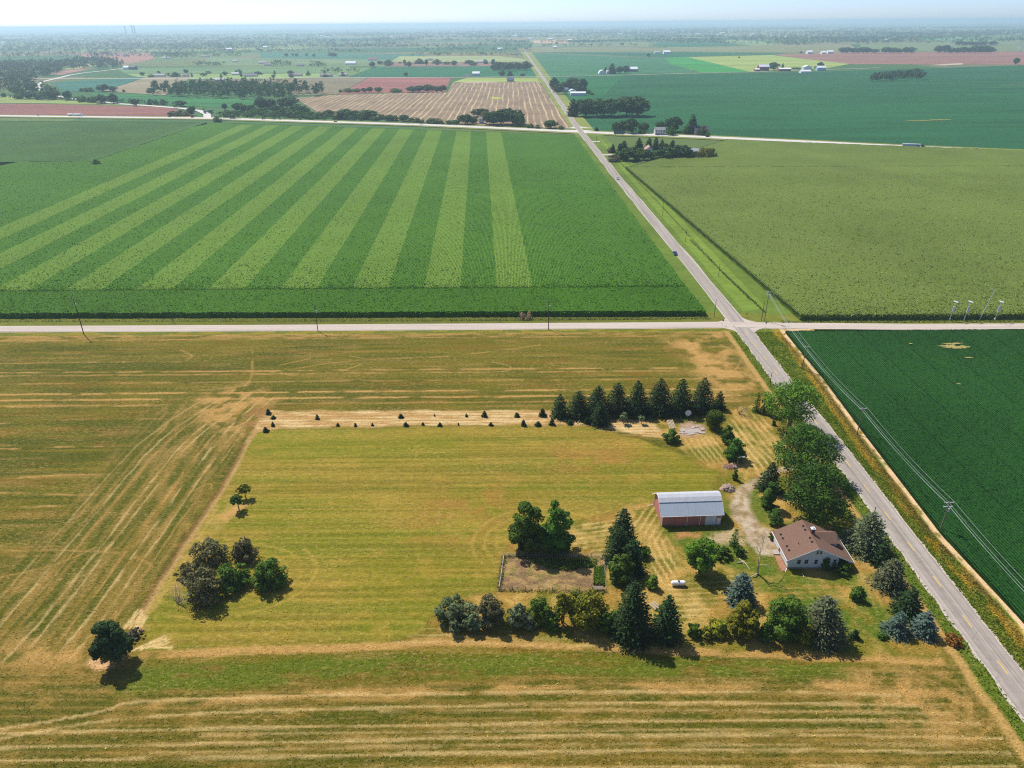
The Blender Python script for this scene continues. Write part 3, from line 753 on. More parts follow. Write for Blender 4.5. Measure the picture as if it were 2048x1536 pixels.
def near_col(x, y):
    i = np.clip(((x - gx[0]) / GS).round().astype(int), 0, NX - 1); j = np.clip(((y - gy[0]) / GS).round().astype(int), 0, NY - 1)
    return G_COL[np.maximum(VMAP[j * NX + i], 0)]
M_GRAVEL = ground_mat('gravel', False, S(190, 172, 148), 0.4)
# ------------------------------------------------------------------ crops: canopies with real height and leaves
def leaf_quads(P, size, rng, up=0.5):
    n = len(P)
    d = rng.normal(size=(n, 3)); d[:, 2] = np.abs(d[:, 2]) + up; d /= np.linalg.norm(d, axis=1)[:, None]
    a = np.cross(d, rng.normal(size=(n, 3))); a /= np.linalg.norm(a, axis=1)[:, None] + 1e-9
    b = np.cross(d, a)
    s = (size * rng.uniform(0.6, 1.4, n))[:, None] if np.ndim(size) == 0 else size[:, None]
    a = a * s * 0.5; b = b * s * 0.32
    V = np.stack([P - a, P + b * 0.9 - a * 0.1, P + a, P - b], 1).reshape(-1, 3)
    return V
def canopy(name, label, corners, n0, n1, h, mat, leaves=0, lsize=0.5, seed=1, power=1.6, near=0.2, amp=0.15, edge_leaves=0, lz=0.12, fall=1.0, ledge=None):
    rng = np.random.default_rng(seed)
    NL, NR, FR, FL = [np.array(c, float) for c in corners]
    u = np.linspace(0, 1, n0); v = np.linspace(0, 1, n1) ** power
    U, Vv = np.meshgrid(u, v)
    def B(U, Vv):
        p = ((1-U)*(1-Vv))[..., None]*NL + (U*(1-Vv))[..., None]*NR + (U*Vv)[..., None]*FR + ((1-U)*Vv)[..., None]*FL
        if ledge is not None:
            lx = np.interp(p[..., 1], ledge[0], ledge[1]); p[..., 0] = lx + (p[..., 0].max() - lx) * U
        return p
    P = B(U, Vv)
    Z = h + amp * (rng.random(U.shape) - 0.5) * 2 + 0.2 * (fbm(P[..., 0] / 25, P[..., 1] / 25, seed) - 0.5)
    Z[0] -= 0.25 * rng.random(n0) * h * 0.4
    P[0, :, 1] += rng.uniform(-0.25, 0.35, n0)
    V = np.concatenate([P, Z[..., None]], -1).reshape(-1, 3)
    I = np.arange(n0 * n1).reshape(n1, n0)
    Q = [np.stack([I[:-1, :-1], I[:-1, 1:], I[1:, 1:], I[1:, :-1]], -1).reshape(-1, 4)]
    ring = np.concatenate([I[0, :], I[1:, -1], I[-1, -2::-1], I[-2:0:-1, 0]])
    low = V[ring].copy(); low[:, 2] = -0.2
    k0 = len(V); V = np.vstack([V, low]); m_ = len(ring); j = np.arange(m_); jn = (j + 1) % m_
    Q.append(np.stack([ring[j], k0 + j, k0 + jn, ring[jn]], -1)[:, ::-1])
    tint = np.zeros(len(V))
    if leaves:
        vv = rng.random(leaves) ** fall * near; uu = rng.random(leaves)
        p = B(uu, vv)
        ok = (np.abs(p[:, 0]) < p[:, 1] * 0.83 + 12)
        p = p[ok]
        pts = np.concatenate([p, (h + rng.normal(0, lz, len(p)) + 0.1)[:, None]], 1)
        if edge_leaves:
            ue = rng.random(edge_leaves); pe = B(ue, np.zeros(edge_leaves)); pe[:, 1] += rng.normal(-0.1, 0.3, edge_leaves)
            pts = np.vstack([pts, np.concatenate([pe, (rng.random(edge_leaves) ** 0.7 * (h + 0.2))[:, None]], 1)])
        LV = leaf_quads(pts, lsize, rng)
        k0 = len(V); V = np.vstack([V, LV]); Q.append(np.arange(len(LV)).reshape(-1, 4) + k0)
        tint = np.concatenate([tint, np.repeat(rng.random(len(pts)) * 1.5 - 0.1, 4)])
    me = np_mesh(name, V, np.vstack(Q), mat, {'tint': tint})
    return tag(put(bpy.data.objects.new(name, me)), label, 'crop', kind='stuff')
x0 = at(850, 582)[0]
M_SEED = crop_mat('seed_corn', S(52, 108, 20), S(122, 172, 56), 0.76, 0, 0.25, (x0, 34.6, x0 - 34.6 * 8.4, x0 + 34.6 * 1.6, 324.0, (893.0, 0.19), S(98, 144, 36), S(156, 190, 80)))
M_CORNE = crop_mat('headland_corn', S(42, 96, 12), S(112, 162, 46), 0.76, 1, 0.3)
M_NECORN = crop_mat('tasselled_corn', S(96, 122, 40), S(164, 182, 88), 0.76, 0, 0.35)
M_SOY = crop_mat('soybean_leaves', S(26, 76, 24), S(66, 120, 48), 0.76, 0, 0.6, None, 13.0)
canopy('seed_corn', 'dark headland rows of corn along the cross road', [(-640, 302), (85.0, 291.2), (83.6, 324.0), (-640, 327.0)], 420, 16, 2.35, M_CORNE, 26000, 0.75, 11, 1.0, 1.0, 0.2, 5000, 0.2)
canopy('seed_corn', 'big corn field with alternating light and dark green strips', [(-560, 327.1), (83.5, 324.2), (73.0, 840), (-385, 985)], 300, 160, 2.2, M_SEED, 80000, 0.95, 12, 1.7, 0.7, 0.16, 0, 0.2, 2.2)
canopy('corn_crop', 'uniform corn field beyond the mowed field line and lone bush', [(-1200, 720), (-393, 690), (-396, 985), (-1500, 1130)], 90, 60, 2.4, crop_mat('field_corn', S(60, 106, 42), S(112, 148, 70), 0.76, 0, 0.5), seed=13, power=1.2)
canopy('corn_crop', 'olive tasselled corn field beside the grass verge', [(124, 285.0), (620, 281), (700, 620), (100.8, 640)], 240, 130, 2.3, M_NECORN, 70000, 0.9, 14, 1.5, 0.9, 0.2, 5000, 0.2, 1.9)
canopy('corn_crop', 'olive corn between the wooded homestead and the highway', [(100.9, 636), (700, 616), (640, 660), (232, 795)], 150, 50, 2.22, M_NECORN, seed=15, power=1.0)
canopy('soybean_crop', 'dark green soybean field beside the power line', [(108.3, 52), (330, 52), (330, 270.5), (113.2, 271.0)], 190, 150, 0.85, M_SOY, 145000, 0.42, 16, 1.0, 1.0, 0.1, 3000, 0.1, 1.0, ([52, 112.6, 141, 192.4, 225.5, 271.4], [107.4, 108.6, 107.0, 109.6, 111.7, 113.0]))

# ------------------------------------------------------------------ grass tufts and weeds that take the colour of the ground they grow in
def tuft_mesh(name, P, cols, size, rng, lean=0.35):
    n = len(P)
    az = rng.random(n) * 2 * math.pi
    w = np.stack([np.cos(az), np.sin(az), np.zeros(n)], 1) * (size * rng.uniform(0.5, 1.2, n))[:, None]
    upv = np.stack([rng.normal(0, lean, n), rng.normal(0, lean, n), np.ones(n)], 1) * (size * rng.uniform(0.5, 1.3, n))[:, None]
    V = np.stack([P - w * 0.5, P + w * 0.5, P + w * 0.75 + upv, P - w * 0.6 + upv * 0.8], 1).reshape(-1, 3)
    return np_mesh(name, V, np.arange(4 * n).reshape(-1, 4), M_TUFT, {'col': np.repeat(cols, 4, 0)})
_t = NT('grass_tuft'); _a = _t.n('ShaderNodeAttribute', attribute_name='col')
_p = _t.n('ShaderNodeBsdfDiffuse'); _q = _t.n('ShaderNodeBsdfTranslucent'); _m = _t.n('ShaderNodeMixShader'); _m.inputs[0].default_value = 0.5
_t.l(_a.outputs['Color'], _p.inputs[0]); _t.l(_a.outputs['Color'], _q.inputs[0]); _t.l(_p.outputs[0], _m.inputs[1]); _t.l(_q.outputs[0], _m.inputs[2]); _t.l(_m.outputs[0], _t.out.inputs[0])
M_TUFT = _t.m
rng = np.random.default_rng(77)
n = 110000
yy = 78 + (276 - 78) * rng.random(n) ** 1.25; xx = rng.uniform(-1, 1, n) * (yy * 0.80 + 28)
ok = (xx < 92) & (xx > -262); xx, yy = xx[ok], yy[ok]
ins = in_poly(PX(MEADOW), xx, yy); keep = ~ins | (rng.random(len(xx)) < 0.3); xx, yy = xx[keep], yy[keep]
dr = ~in_poly(drv, xx, yy); xx, yy = xx[dr], yy[dr]
cc = np.minimum(near_col(xx, yy) * rng.uniform(1.8, 3.0, len(xx))[:, None], 0.8)
tag(put(bpy.data.objects.new('stubble_grass', tuft_mesh('stubble_grass', np.stack([xx, yy, np.full(len(xx), 0.0)], 1), cc, 0.16, rng, 1.3))), 'short dry grass and stubble over the mown fields', 'grass', kind='stuff')
n = 34000
yy = rng.uniform(84, 272, n); side_ = rng.random(n)
ex = np.interp(yy, [c[1] for c in rc], [c[0] for c in rc]); se = np.interp(yy, [100, 112.6, 141, 192.4, 225.5, 271.4], [106.5, 108.4, 106.7, 109.3, 111.4, 112.7])
xx = np.where(side_ < 0.13, ex - rng.uniform(3.4, 6.6, n), ex + 3.4 + rng.random(n) * (se - 1.6 - ex - 3.4))
cc = near_col(xx, yy) * rng.uniform(1.3, 2.3, n)[:, None]
tag(put(bpy.data.objects.new('roadside_weeds', tuft_mesh('roadside_weeds', np.stack([xx, yy, np.zeros(n)], 1), cc, np.full(n, 0.24) * rng.uniform(0.4, 1.5, n), rng))), 'weeds and goldenrod in the ditch along the main road', 'weeds', kind='stuff')
# ------------------------------------------------------------------ trees and shrubs
LM = {
 'spruce': leaf_mat('spruce_needles', (0.012, 0.032, 0.009), (0.049, 0.094, 0.025), 0.10),
 'greyspruce': leaf_mat('grey_spruce_needles', (0.047, 0.063, 0.026), (0.198, 0.222, 0.105), 0.08),
 'bluespruce': leaf_mat('blue_spruce_needles', (0.038, 0.068, 0.048), (0.130, 0.195, 0.145), 0.08),
 'cedar': leaf_mat('cedar_scales', (0.028, 0.062, 0.005), (0.089, 0.155, 0.012), 0.10),
 'darkmaple': leaf_mat('dark_maple_leaves', (0.012, 0.036, 0.003), (0.075, 0.135, 0.014), 0.14),
 'maple': leaf_mat('maple_leaves', (0.042, 0.099, 0.006), (0.210, 0.333, 0.029), 0.22),
 'walnut': leaf_mat('walnut_leaves', (0.024, 0.063, 0.006), (0.118, 0.222, 0.022), 0.21),
 'olive': leaf_mat('autumn_olive_leaves', (0.070, 0.100, 0.035), (0.240, 0.290, 0.130), 0.20),
 'brownbush': leaf_mat('brown_bush_leaves', (0.061, 0.061, 0.021), (0.210, 0.185, 0.077), 0.20),
 'yellowbush': leaf_mat('yellowing_leaves', (0.061, 0.089, 0.007), (0.321, 0.296, 0.022), 0.22),
 'bush': leaf_mat('bush_leaves', (0.032, 0.080, 0.007), (0.136, 0.228, 0.028), 0.21),
 'orange': leaf_mat('rusty_leaves', (0.112, 0.033, 0.007), (0.395, 0.173, 0.037), 0.20),
 'purple': leaf_mat('purple_leaves', (0.056, 0.042, 0.037), (0.161, 0.130, 0.099), 0.17),
 'farwood': leaf_mat('far_tree_leaves', (0.022, 0.056, 0.012), (0.093, 0.161, 0.034), 0.14),
}
M_BARK = plain('bark', S(98, 82, 66), 0.9, 0.1, 0.4, 4)
M_DEAD = plain('bleached_wood', S(196, 178, 152), 0.85, 0.1, 0.25, 3)
M_TWIG = plain('grey_twigs', S(150, 132, 128), 0.9, 0.1, 0.3, 3)

def leaves_in_clumps(clumps, n, size, rng, drop=0.12):
    """leaf quads spread over the outer shells of many clumps; tint says how light the leaf is"""
    cl = np.asarray(clumps, float)
    w = cl[:, 3] ** 2; idx = rng.choice(len(cl), n, p=w / w.sum())
    d = rng.normal(size=(n, 3)); d[:, 2] += 0.45; d /= np.linalg.norm(d, axis=1)[:, None]
    rad = cl[idx, 3] * (0.55 + 0.5 * rng.random(n) ** 0.6)
    P = cl[idx, :3] + d * rad[:, None] * np.array([1, 1, 0.8])
    nrm = d + rng.normal(0, 0.36, (n, 3)) + np.array([0, 0, 0.22]); nrm /= np.linalg.norm(nrm, axis=1)[:, None]
    a = np.cross(nrm, rng.normal(size=(n, 3))); a /= np.linalg.norm(a, axis=1)[:, None] + 1e-9
    b = np.cross(nrm, a)
    s = size * rng.uniform(0.55, 1.35, n)
    a *= (s * 0.55)[:, None]; b *= (s * 0.42)[:, None]
    P[:, 2] = np.maximum(P[:, 2], 0.05)
    V = np.stack([P - a, P - b * 0.9 + a * 0.15, P + a, P + b - a * 0.1], 1).reshape(-1, 3)
    ct = rng.random(len(cl))
    tint = np.clip(0.55 * ct[idx] + 0.6 * rng.random(n) - 0.08, 0, 1)
    return V, np.repeat(tint, 4)
def decid_clumps(h, r, rng, low=0.25, k=None, shape=1.0, lean=(0, 0)):
    """clump centres so that the clumps' outer shells fill the crown's outline down to its lower edge"""
    zc = h * (1 + low) / 2; rz = h * (1 - low) / 2
    k = k or int(np.clip(16 + r * 7, 18, 64))
    out = []
    while len(out) < k:
        d = rng.normal(size=3); d /= np.linalg.norm(d)
        cr = rng.uniform(0.19, 0.37) * min(r, rz * 1.2)
        q = rng.uniform(0.55, 1.0) ** 0.5
        taper = 1.0 - 0.22 * max(0, d[2]) * shape
        if rng.random() < 0.16: taper *= 1.12; cr *= 0.7
        if low < 0.05 and d[2] < 0: taper = 1.12
        if low < 0.05 and len(out) < k * 0.4: d[2] = -abs(d[2]) * 0.8 - 0.1; q = max(q, 0.8)
        p = np.array([d[0] * (r - cr * 0.8) * q * taper, d[1] * (r - cr * 0.8) * q * taper, zc + d[2] * max(rz - cr * 0.75, 0.1) * q])
        if low < 0.05 and d[2] < 0: p[2] = max(h * 0.42 + d[2] * h * 0.42, cr * 0.35)
        p[0] += lean[0] * (p[2] / h); p[1] += lean[1] * (p[2] / h)
        out.append((*p, cr))
    out.append((lean[0] * .5, lean[1] * .5, zc, min(r, rz) * 0.62)); out.append((lean[0] * .4, lean[1] * .4, zc - rz * 0.35, min(r, rz) * 0.55))
    return out
def conifer_leaves(h, r, rng, dens=1.0, size=0.5, base=0.03, power=0.85, droop=0.25, ragged=0.2):
    P, A, B_, T = [], [], [], []
    nw = int(max(7, h / 0.55 * 0.9))
    for i in range(nw):
        t = base + (0.985 - base) * i / (nw - 1)
        R = r * (1 - t) ** power * (1 + ragged * (rng.random() - 0.5)) + 0.06
        nb = int((6 + 9 * (1 - t)) * dens) + 3
        a0 = rng.random() * 6.28
        for j in range(nb):
            az = a0 + 6.283 * j / nb + rng.normal(0, 0.12)
            Rb = R * rng.uniform(1 - ragged * 1.3, 1.08)
            dirv = np.array([math.cos(az), math.sin(az), 0]); side_v = np.array([-dirv[1], dirv[0], 0])
            ns = max(2, int(Rb / (size * 0.62)))
            bt = rng.random()
            for s in range(ns):
                f = (s + 0.6 + 0.3 * rng.random()) / ns
                if f < 0.3 and rng.random() < 0.5: continue
                z = h * t - droop * Rb * f + 0.12 * Rb * f * f + rng.normal(0, 0.07)
                p = dirv * Rb * f + side_v * rng.normal(0, 0.16) * (1 + Rb * 0.35); p = p + np.array([0, 0, max(z, 0.08)])
                P.append(p)
                a = dirv + np.array([0, 0, rng.uniform(-0.55, 0.35)]) + rng.normal(0, 0.25, 3); a /= np.linalg.norm(a)
                b = np.cross(a, np.array([0, 0, 1.0]) + rng.normal(0, 0.55, 3)); b /= np.linalg.norm(b) + 1e-9
                sc = size * rng.uniform(0.7, 1.35)
                A.append(a * sc * 0.62); B_.append(b * sc * 0.36); T.append(np.clip(0.25 + 0.5 * f * rng.random() + 0.35 * (bt - 0.3), 0, 1))
    P, A, B_ = np.array(P), np.array(A), np.array(B_)
    V = np.stack([P - A, P - B_, P + A, P + B_], 1).reshape(-1, 3)
    V[:, 2] = np.maximum(V[:, 2], 0.03)
    return V, np.repeat(np.array(T), 4)
def trunk_mb(h, r, rng, low, stems=1, lean=(0, 0)):
    mb = MB(); tr = max(0.09, 0.028 * h)
    for s in range(stems):
        a = rng.random() * 6.28; off = (0.25 * tr * 3 if stems > 1 else 0)
        bx, by = math.cos(a) * off, math.sin(a) * off
        tx, ty = bx * 3 + lean[0] * 0.5, by * 3 + lean[1] * 0.5
        q = tr * (1 if stems == 1 else 0.65)
        top = h * 0.62
        mb.tube([(bx, by, -0.1), (bx * 1.3 + tx * 0.15, by * 1.3 + ty * .15, h * 0.18), (tx * .6, ty * .6, h * 0.4), (tx, ty, top)], [q * 1.25, q, q * 0.75, q * 0.3], 7)
        for k in range(4 if stems > 1 else 6):
            an = rng.random() * 6.28; z0 = h * rng.uniform(max(low * 0.8, 0.15), 0.5); z1 = min(h * 0.85, z0 + h * rng.uniform(0.15, 0.3))
            f0 = z0 / top; px_, py_ = tx * f0, ty * f0
            rr = r * rng.uniform(0.45, 0.75)
            mb.tube([(px_, py_, z0), (px_ + math.cos(an) * rr * .5, py_ + math.sin(an) * rr * .5, z0 + (z1 - z0) * .6), (px_ + math.cos(an) * rr, py_ + math.sin(an) * rr, z1)], [q * .45, q * .3, q * .1], 5)
    return mb
CONIF = ('spruce', 'greyspruce', 'bluespruce', 'cedarcone')
def crown_arrays(kind, h, r, rng, q=1.0, ls=0.42, low=None, lean=(0, 0), k=None):
    if kind in CONIF:
        if kind == 'cedarcone': return conifer_leaves(h, r, rng, 1.3 * q, ls * 0.8, 0.0, 0.55, 0.05, 0.15)
        return conifer_leaves(h * 1.02, r * rng.uniform(0.93, 1.07) * (1.25 if h < 8 else 1.62), rng, 1.9 * q, ls * 1.08, 0.0, rng.uniform(0.46, 0.62), 0.25, 0.24)
    if kind == 'cedarball':
        cl = [(0, 0, h * 0.5, r * 0.55)] + [(r * 0.50 * math.cos(a) * math.cos(e), r * 0.50 * math.sin(a) * math.cos(e), h * (0.48 + 0.33 * math.sin(e)), r * 0.46) for a in np.linspace(0, 6.28, 11)[:-1] for e in (-0.7, 0.05, 0.75)]
        return leaves_in_clumps(cl, int(3600 * q), ls * 0.75, rng)
    low = {'maple': 0.06, 'walnut': 0.03}.get(kind, 0.0) if low is None else low
    r = r * (1.14 if kind in ('maple', 'walnut') else 1.05)
    cl = decid_clumps(h * 0.99, r, rng, low, k, lean=lean, shape=1.0 if kind != 'walnut' else 1.6)
    area = 4 * math.pi * r * (h / 2)
    n = int(np.clip(area * 2.6 / (ls * ls * 0.46) * q, 300, 9000))
    return leaves_in_clumps(cl, n, ls, rng)
MATK = {'cedarcone': 'cedar', 'cedarball': 'cedar'}
_seed = [1000]
def tree(kind, px, pyb, top, wpx, name, label, cat='tree', group=None, low=None, stems=1, ls=None, q=1.0, lean=(0, 0), back=0.75, mat=None, at_xy=None, h=None, r=None, k=None):
    """one near tree: trunk and crown, sized from its outline in the photograph and the ground it stands on"""
    _seed[0] += 1; rng = np.random.default_rng(_seed[0])
    if at_xy is None:
        g = at(px, pyb); r = wpx * 0.5 * mpp(g[1]) if r is None else r
        c = np.array((g[0] * (1 + back * r / g[1]), g[1] + back * r))
        h = z_at(px, top, c[1]) if h is None else h
        rr_ = ray(px, (pyb + top) / 2); c[0] = rr_[0] * c[1] / rr_[1] - rr_[0] / abs(rr_[0] + 1e-9) * 0.0
    else: c = at_xy
    ls = ls or (0.46 if kind in CONIF else 0.5)
    e = thing(name, label, cat, (c[0], c[1], 0), 0.0, group)
    V, T = crown_arrays(kind, h, r, rng, q, ls, low, lean, k)
    me = np_mesh('crown', V, np.arange(len(V)).reshape(-1, 4), LM[mat or MATK.get(kind, kind)], {'tint': T})
    put(bpy.data.objects.new('crown', me), e)
    if kind in CONIF or kind == 'cedarball':
        MB().tube([(0, 0, -0.1), (0, 0, h * 0.5), (0, 0, h * 0.93)], [0.02 * h + 0.03, 0.012 * h + .02, 0.02], 6).build('trunk', M_BARK, e)
    else:
        trunk_mb(h, r, rng, 0.2 if low is None else max(low, 0.05), stems, lean).build('trunk', M_BARK, e)
    return e
def twigs(mb, p, d, L, rad, rng, depth, spread=0.55):
    """bare branching wood"""
    d = d / np.linalg.norm(d); q = p + d * L
    mid = p + d * L * 0.5 + rng.normal(0, 0.06 * L, 3)
    mb.tube([p, mid, q], [rad, rad * 0.8, rad * 0.55], 5 if rad > 0.05 else 3)
    if depth == 0: return
    for k in range(rng.integers(2, 4)):
        nd = d + rng.normal(0, spread, 3); nd[2] += 0.12
        twigs(mb, q if k else mid, nd, L * rng.uniform(0.55, 0.8), rad * 0.55, rng, depth - 1, spread)

# --- spruce row behind the old foundation
g_ = 'spruces in the windbreak row'
ROW = ('first', 'second', 'third', 'fourth', 'fifth', 'sixth', 'seventh', 'eighth')
for i_, (px, b, t_, w) in enumerate(((1120,838,790,34),(1158,838,784,40),(1196,834,773,42),(1235,834,767,42),(1275,833,763,42),(1320,832,759,46),(1363,831,759,42),(1406,829,757,44))):
    tree('spruce', px, b, t_, w, 'spruce_tree', ROW[i_] + ' spruce of the windbreak row, counted from the sapling strip', 'tree', g_)
tree('spruce', 1439, 822, 784, 26, 'spruce_tree', 'shorter spruce closing the windbreak row beside the leafless bush')
tree('spruce', 1200, 854, 803, 40, 'spruce_tree', 'dense spruce standing in front of the windbreak row')
tree('cedarball', 1429, 864, 819, 40, 'round_cedar', 'dense rounded yellow-green cedar beside the concrete slab', q=1.3)
tree('bush', 1343, 888, 859, 34, 'leafy_shrub', 'low leafy shrub in front of the concrete slab', 'shrub', low=0.0)
tree('olive', 1247, 850, 824, 17, 'young_tree', 'pale thin young tree in front of the windbreak', q=0.4, low=0.3, group='pale young trees before the windbreak')
tree('olive', 1283, 850, 830, 13, 'young_tree', 'pale thin young tree in front of the windbreak', q=0.4, low=0.3, group='pale young trees before the windbreak')
tree('walnut', 1456, 890, 850, 24, 'leafy_tree', 'slim leafy tree beside the round cedar', q=1.2)
tree('walnut', 1470, 926, 876, 40, 'leafy_tree', 'broad leafy tree above the rubble heap', q=1.1)
tree('cedarcone', 1515, 826, 786, 17, 'slim_cedar', 'slim dark cedar beside the large roadside maple')
tree('yellowbush', 1535, 832, 786, 24, 'leafy_shrub', 'yellowish shrub between the slim cedar and the large maple', 'shrub')
tree('bush', 1471, 962, 938, 11, 'leafy_shrub', 'small shrub at the foot of the yard lamp pole', 'shrub')
tree('bush', 1548, 852, 840, 9, 'leafy_shrub', 'tiny shrub in the straw strip beside the large maple', 'shrub')
# --- saplings planted in the straw strip
OD = 'first second third fourth fifth sixth seventh eighth ninth tenth eleventh twelfth thirteenth fourteenth fifteenth'.split()
SAPL = [OD[i_] + ' sapling of the straw strip row beside the hay field, counted from the boundary' for i_ in range(9)] + [OD[i_] + ' sapling of the straw strip row beside the meadow, counted from the boundary' for i_ in range(15)]
sap = None
for k, (px, b, s_) in enumerate(((537,828,1.3),(547,837,1.2),(635,838,1.0),(802,835,1.4),(869,832,.5),(933,833,1.0),(969,833,1.4),(1034,833,1.3),(1085,831,1.8),(532,863,1.4),(546,852,1.1),(676,852,.9),(711,852,.9),(745,851,.7),(812,852,1.2),(846,850,.7),(880,852,1.2),(917,850,.6),(982,851,1.2),(1047,851,1.3),(1076,851,1.5),(1104,849,1.4),(1140,848,1.6),(1174,847,1.5))):
    p = at(px, b)
    if sap is None:
        sap = o = tree('spruce', 0, 0, 0, 0, 'spruce_sapling', 'small spruce sapling planted in the pale straw strip', 'sapling', 'saplings in the straw strip', at_xy=p, h=1.25, r=0.5, ls=0.28, q=0.7)
        sap.scale = (s_,) * 3
    else:
        o = copy_tree(sap); o.location = (p[0], p[1], 0); o.scale = (s_ * (0.9 + 0.2 * math.sin(k)), s_, s_ * (0.9 + .25 * math.cos(k * 3))); o.rotation_euler = (0, 0, k * 1.3)
    o['label'] = SAPL[k]
# --- big roadside trees
tree('maple', 1585, 862, 757, 102, 'maple_tree', 'large open maple overhanging the main road near the windbreak', stems=4, low=0.14, q=0.85, back=0.1)
tree('maple', 1608, 962, 851, 124, 'maple_tree', 'bright green maple shading the road, middle of the three big trees', low=0.06, q=1.0, back=0.35, mat='walnut')
tree('maple', 1634, 1050, 929, 138, 'maple_tree', 'largest maple, deep green, right behind the house roof', mat='darkmaple', low=0.05, q=1.1, back=0.4)
tree('greyspruce', 1542, 986, 926, 34, 'spruce_tree', 'narrow spruce at the driveway bend beside the maples', q=1.0, mat='spruce')
tree('walnut', 1541, 1022, 962, 36, 'leafy_shrub', 'tall dark shrub beside the gravel driveway curve', 'shrub')
tree('bush', 1549, 1054, 1018, 36, 'leafy_shrub', 'bright shrub next to the driveway behind the house', 'shrub')
# --- conifers between the house and the road
RS = 'grey-green spruce in the screen between house and road'
tree('greyspruce', 1738, 1112, 1026, 62, 'spruce_tree', 'tallest grey-green spruce, beside the house porch', q=1.1)
tree('greyspruce', 1764, 1136, 1085, 40, 'spruce_tree', 'smaller dark spruce behind the tallest grey-green spruce', mat='spruce')
tree('greyspruce', 1782, 1190, 1121, 66, 'spruce_tree', 'broad grey-green spruce midway down the screen along the road', q=1.1)
tree('greyspruce', 1818, 1240, 1176, 54, 'pine_tree', 'dark pine between the grey-green spruces and the two blue spruces', mat='spruce')
tree('bluespruce', 1797, 1276, 1226, 42, 'blue_spruce', 'small blue spruce, farther of the pair from the road')
tree('bluespruce', 1849, 1278, 1223, 46, 'blue_spruce', 'small blue spruce, closer of the pair to the road')
tree('orange', 1908, 1297, 1271, 34, 'rusty_shrub', 'rusty orange shrub at the field corner beside the road', 'shrub', low=0.0)
tree('bush', 1715, 1207, 1173, 30, 'leafy_shrub', 'round green shrub alone on the lawn south of the house', 'shrub')
tree('spruce', 1710, 1279, 1261, 14, 'spruce_sapling', 'tiny spruce sapling beside the large bluish spruce', 'sapling')
tree('bush', 1764, 1280, 1265, 20, 'leafy_shrub', 'tiny shrub on dry grass beside the blue spruces', 'shrub')
# --- southern hedge
tree('bluespruce', 1647, 1289, 1196, 70, 'blue_spruce', 'large bluish spruce at the end of the southern hedge', q=1.1, mat='greyspruce')
tree('brownbush', 1574, 1290, 1192, 84, 'large_bush', 'big dull green bush beside the large bluish spruce', 'shrub', mat='bush', q=0.9)
tree('yellowbush', 1487, 1284, 1206, 62, 'yellow_shrub', 'yellow-green shrub below the blue-green lawn spruce', 'shrub')
tree('yellowbush', 1436, 1278, 1238, 42, 'yellow_shrub', 'low yellow shrub in the gap of the southern hedge', 'shrub')
tree('bush', 1388, 1278, 1242, 26, 'leafy_shrub', 'small dark shrub beside the twin hedge spruces', 'shrub')
tree('bluespruce', 1483, 1216, 1149, 58, 'blue_spruce', 'blue-green spruce on the lawn next to the dead tree', q=1.1)
tree('spruce', 1266, 1290, 1166, 70, 'spruce_tree', 'biggest dark spruce in the southern hedge', q=1.1)
tree('spruce', 1334, 1284, 1194, 44, 'spruce_tree', 'narrower dark spruce right beside the biggest hedge spruce')
tree('yellowbush', 1172, 1268, 1175, 84, 'yellow_shrub', 'large yellowing tree-like shrub below the vegetable plot', 'shrub', q=0.9)
tree('yellowbush', 1126, 1258, 1186, 42, 'yellow_shrub', 'sparse yellow-brown shrub with bare stems below the vegetable plot', 'shrub', q=0.4, low=0.25, stems=3)
tree('bush', 1082, 1254, 1196, 50, 'leafy_shrub', 'dark green shrub below the west end of the vegetable plot', 'shrub')
tree('olive', 1034, 1262, 1205, 44, 'silvery_shrub', 'silvery green shrub next to the brown half-dead bush', 'shrub')
tree('brownbush', 980, 1262, 1191, 56, 'brown_bush', 'brown half-dead bush between two silvery shrubs', 'shrub')
tree('olive', 912, 1266, 1202, 88, 'silvery_shrub', 'wide silvery green shrub ending the southern hedge', 'shrub', q=1.1)
for px, b_, t_, w, lb, mt in ((1059,1262,1228,34,'low shrub filling the gap between silvery and dark green hedge shrubs','olive'),(1106,1264,1226,36,'low dark shrub at the foot of the sparse yellow-brown shrub','bush'),(1214,1270,1214,40,'rounded shrub between the large yellowing shrub and the biggest spruce','walnut'),(1412,1282,1256,28,'low shrub between the small dark shrub and the low yellow one','yellowbush'),(1530,1290,1246,36,'low shrub between the yellow-green shrub and the big dull bush','bush'),(1612,1293,1250,32,'low shrub squeezed between the big dull bush and the bluish spruce','yellowbush'),(945,1268,1222,36,'low shrub joining the wide silvery shrub to the brown bush','olive')):
    tree('bush', px, b_, t_, w, 'hedge_shrub', lb, 'shrub', 'low shrubs filling the southern hedge', mat=mt)
# --- trees around the garden
tree('walnut', 1054, 1114, 1003, 68, 'walnut_tree', 'dark rounded tree above the vegetable plot, meadow side', q=1.2)
tree('walnut', 1114, 1114, 1000, 66, 'walnut_tree', 'pointed leafy tree above the vegetable plot, barn side', q=1.2)
tree('spruce', 1246, 1098, 1019, 42, 'spruce_tree', 'dark spruce topping the conifer column between garden and barn', q=1.0)
tree('spruce', 1238, 1132, 1056, 40, 'spruce_tree', 'dark middle spruce of the conifer column beside the garden', q=1.0)
tree('spruce', 1264, 1152, 1080, 38, 'spruce_tree', 'shorter spruce of the conifer column, on its barn side', q=1.0)
tree('bush', 1287, 1120, 1092, 30, 'leafy_shrub', 'shrub on the barn side of the conifer column', 'shrub', mat='walnut')
tree('bush', 1242, 1172, 1108, 52, 'leafy_shrub', 'bright leafy shrub at the foot of the conifer column', 'shrub')
tree('bush', 1305, 1182, 1150, 24, 'leafy_shrub', 'small rounded shrub next to the white propane tank', 'shrub', mat='maple')
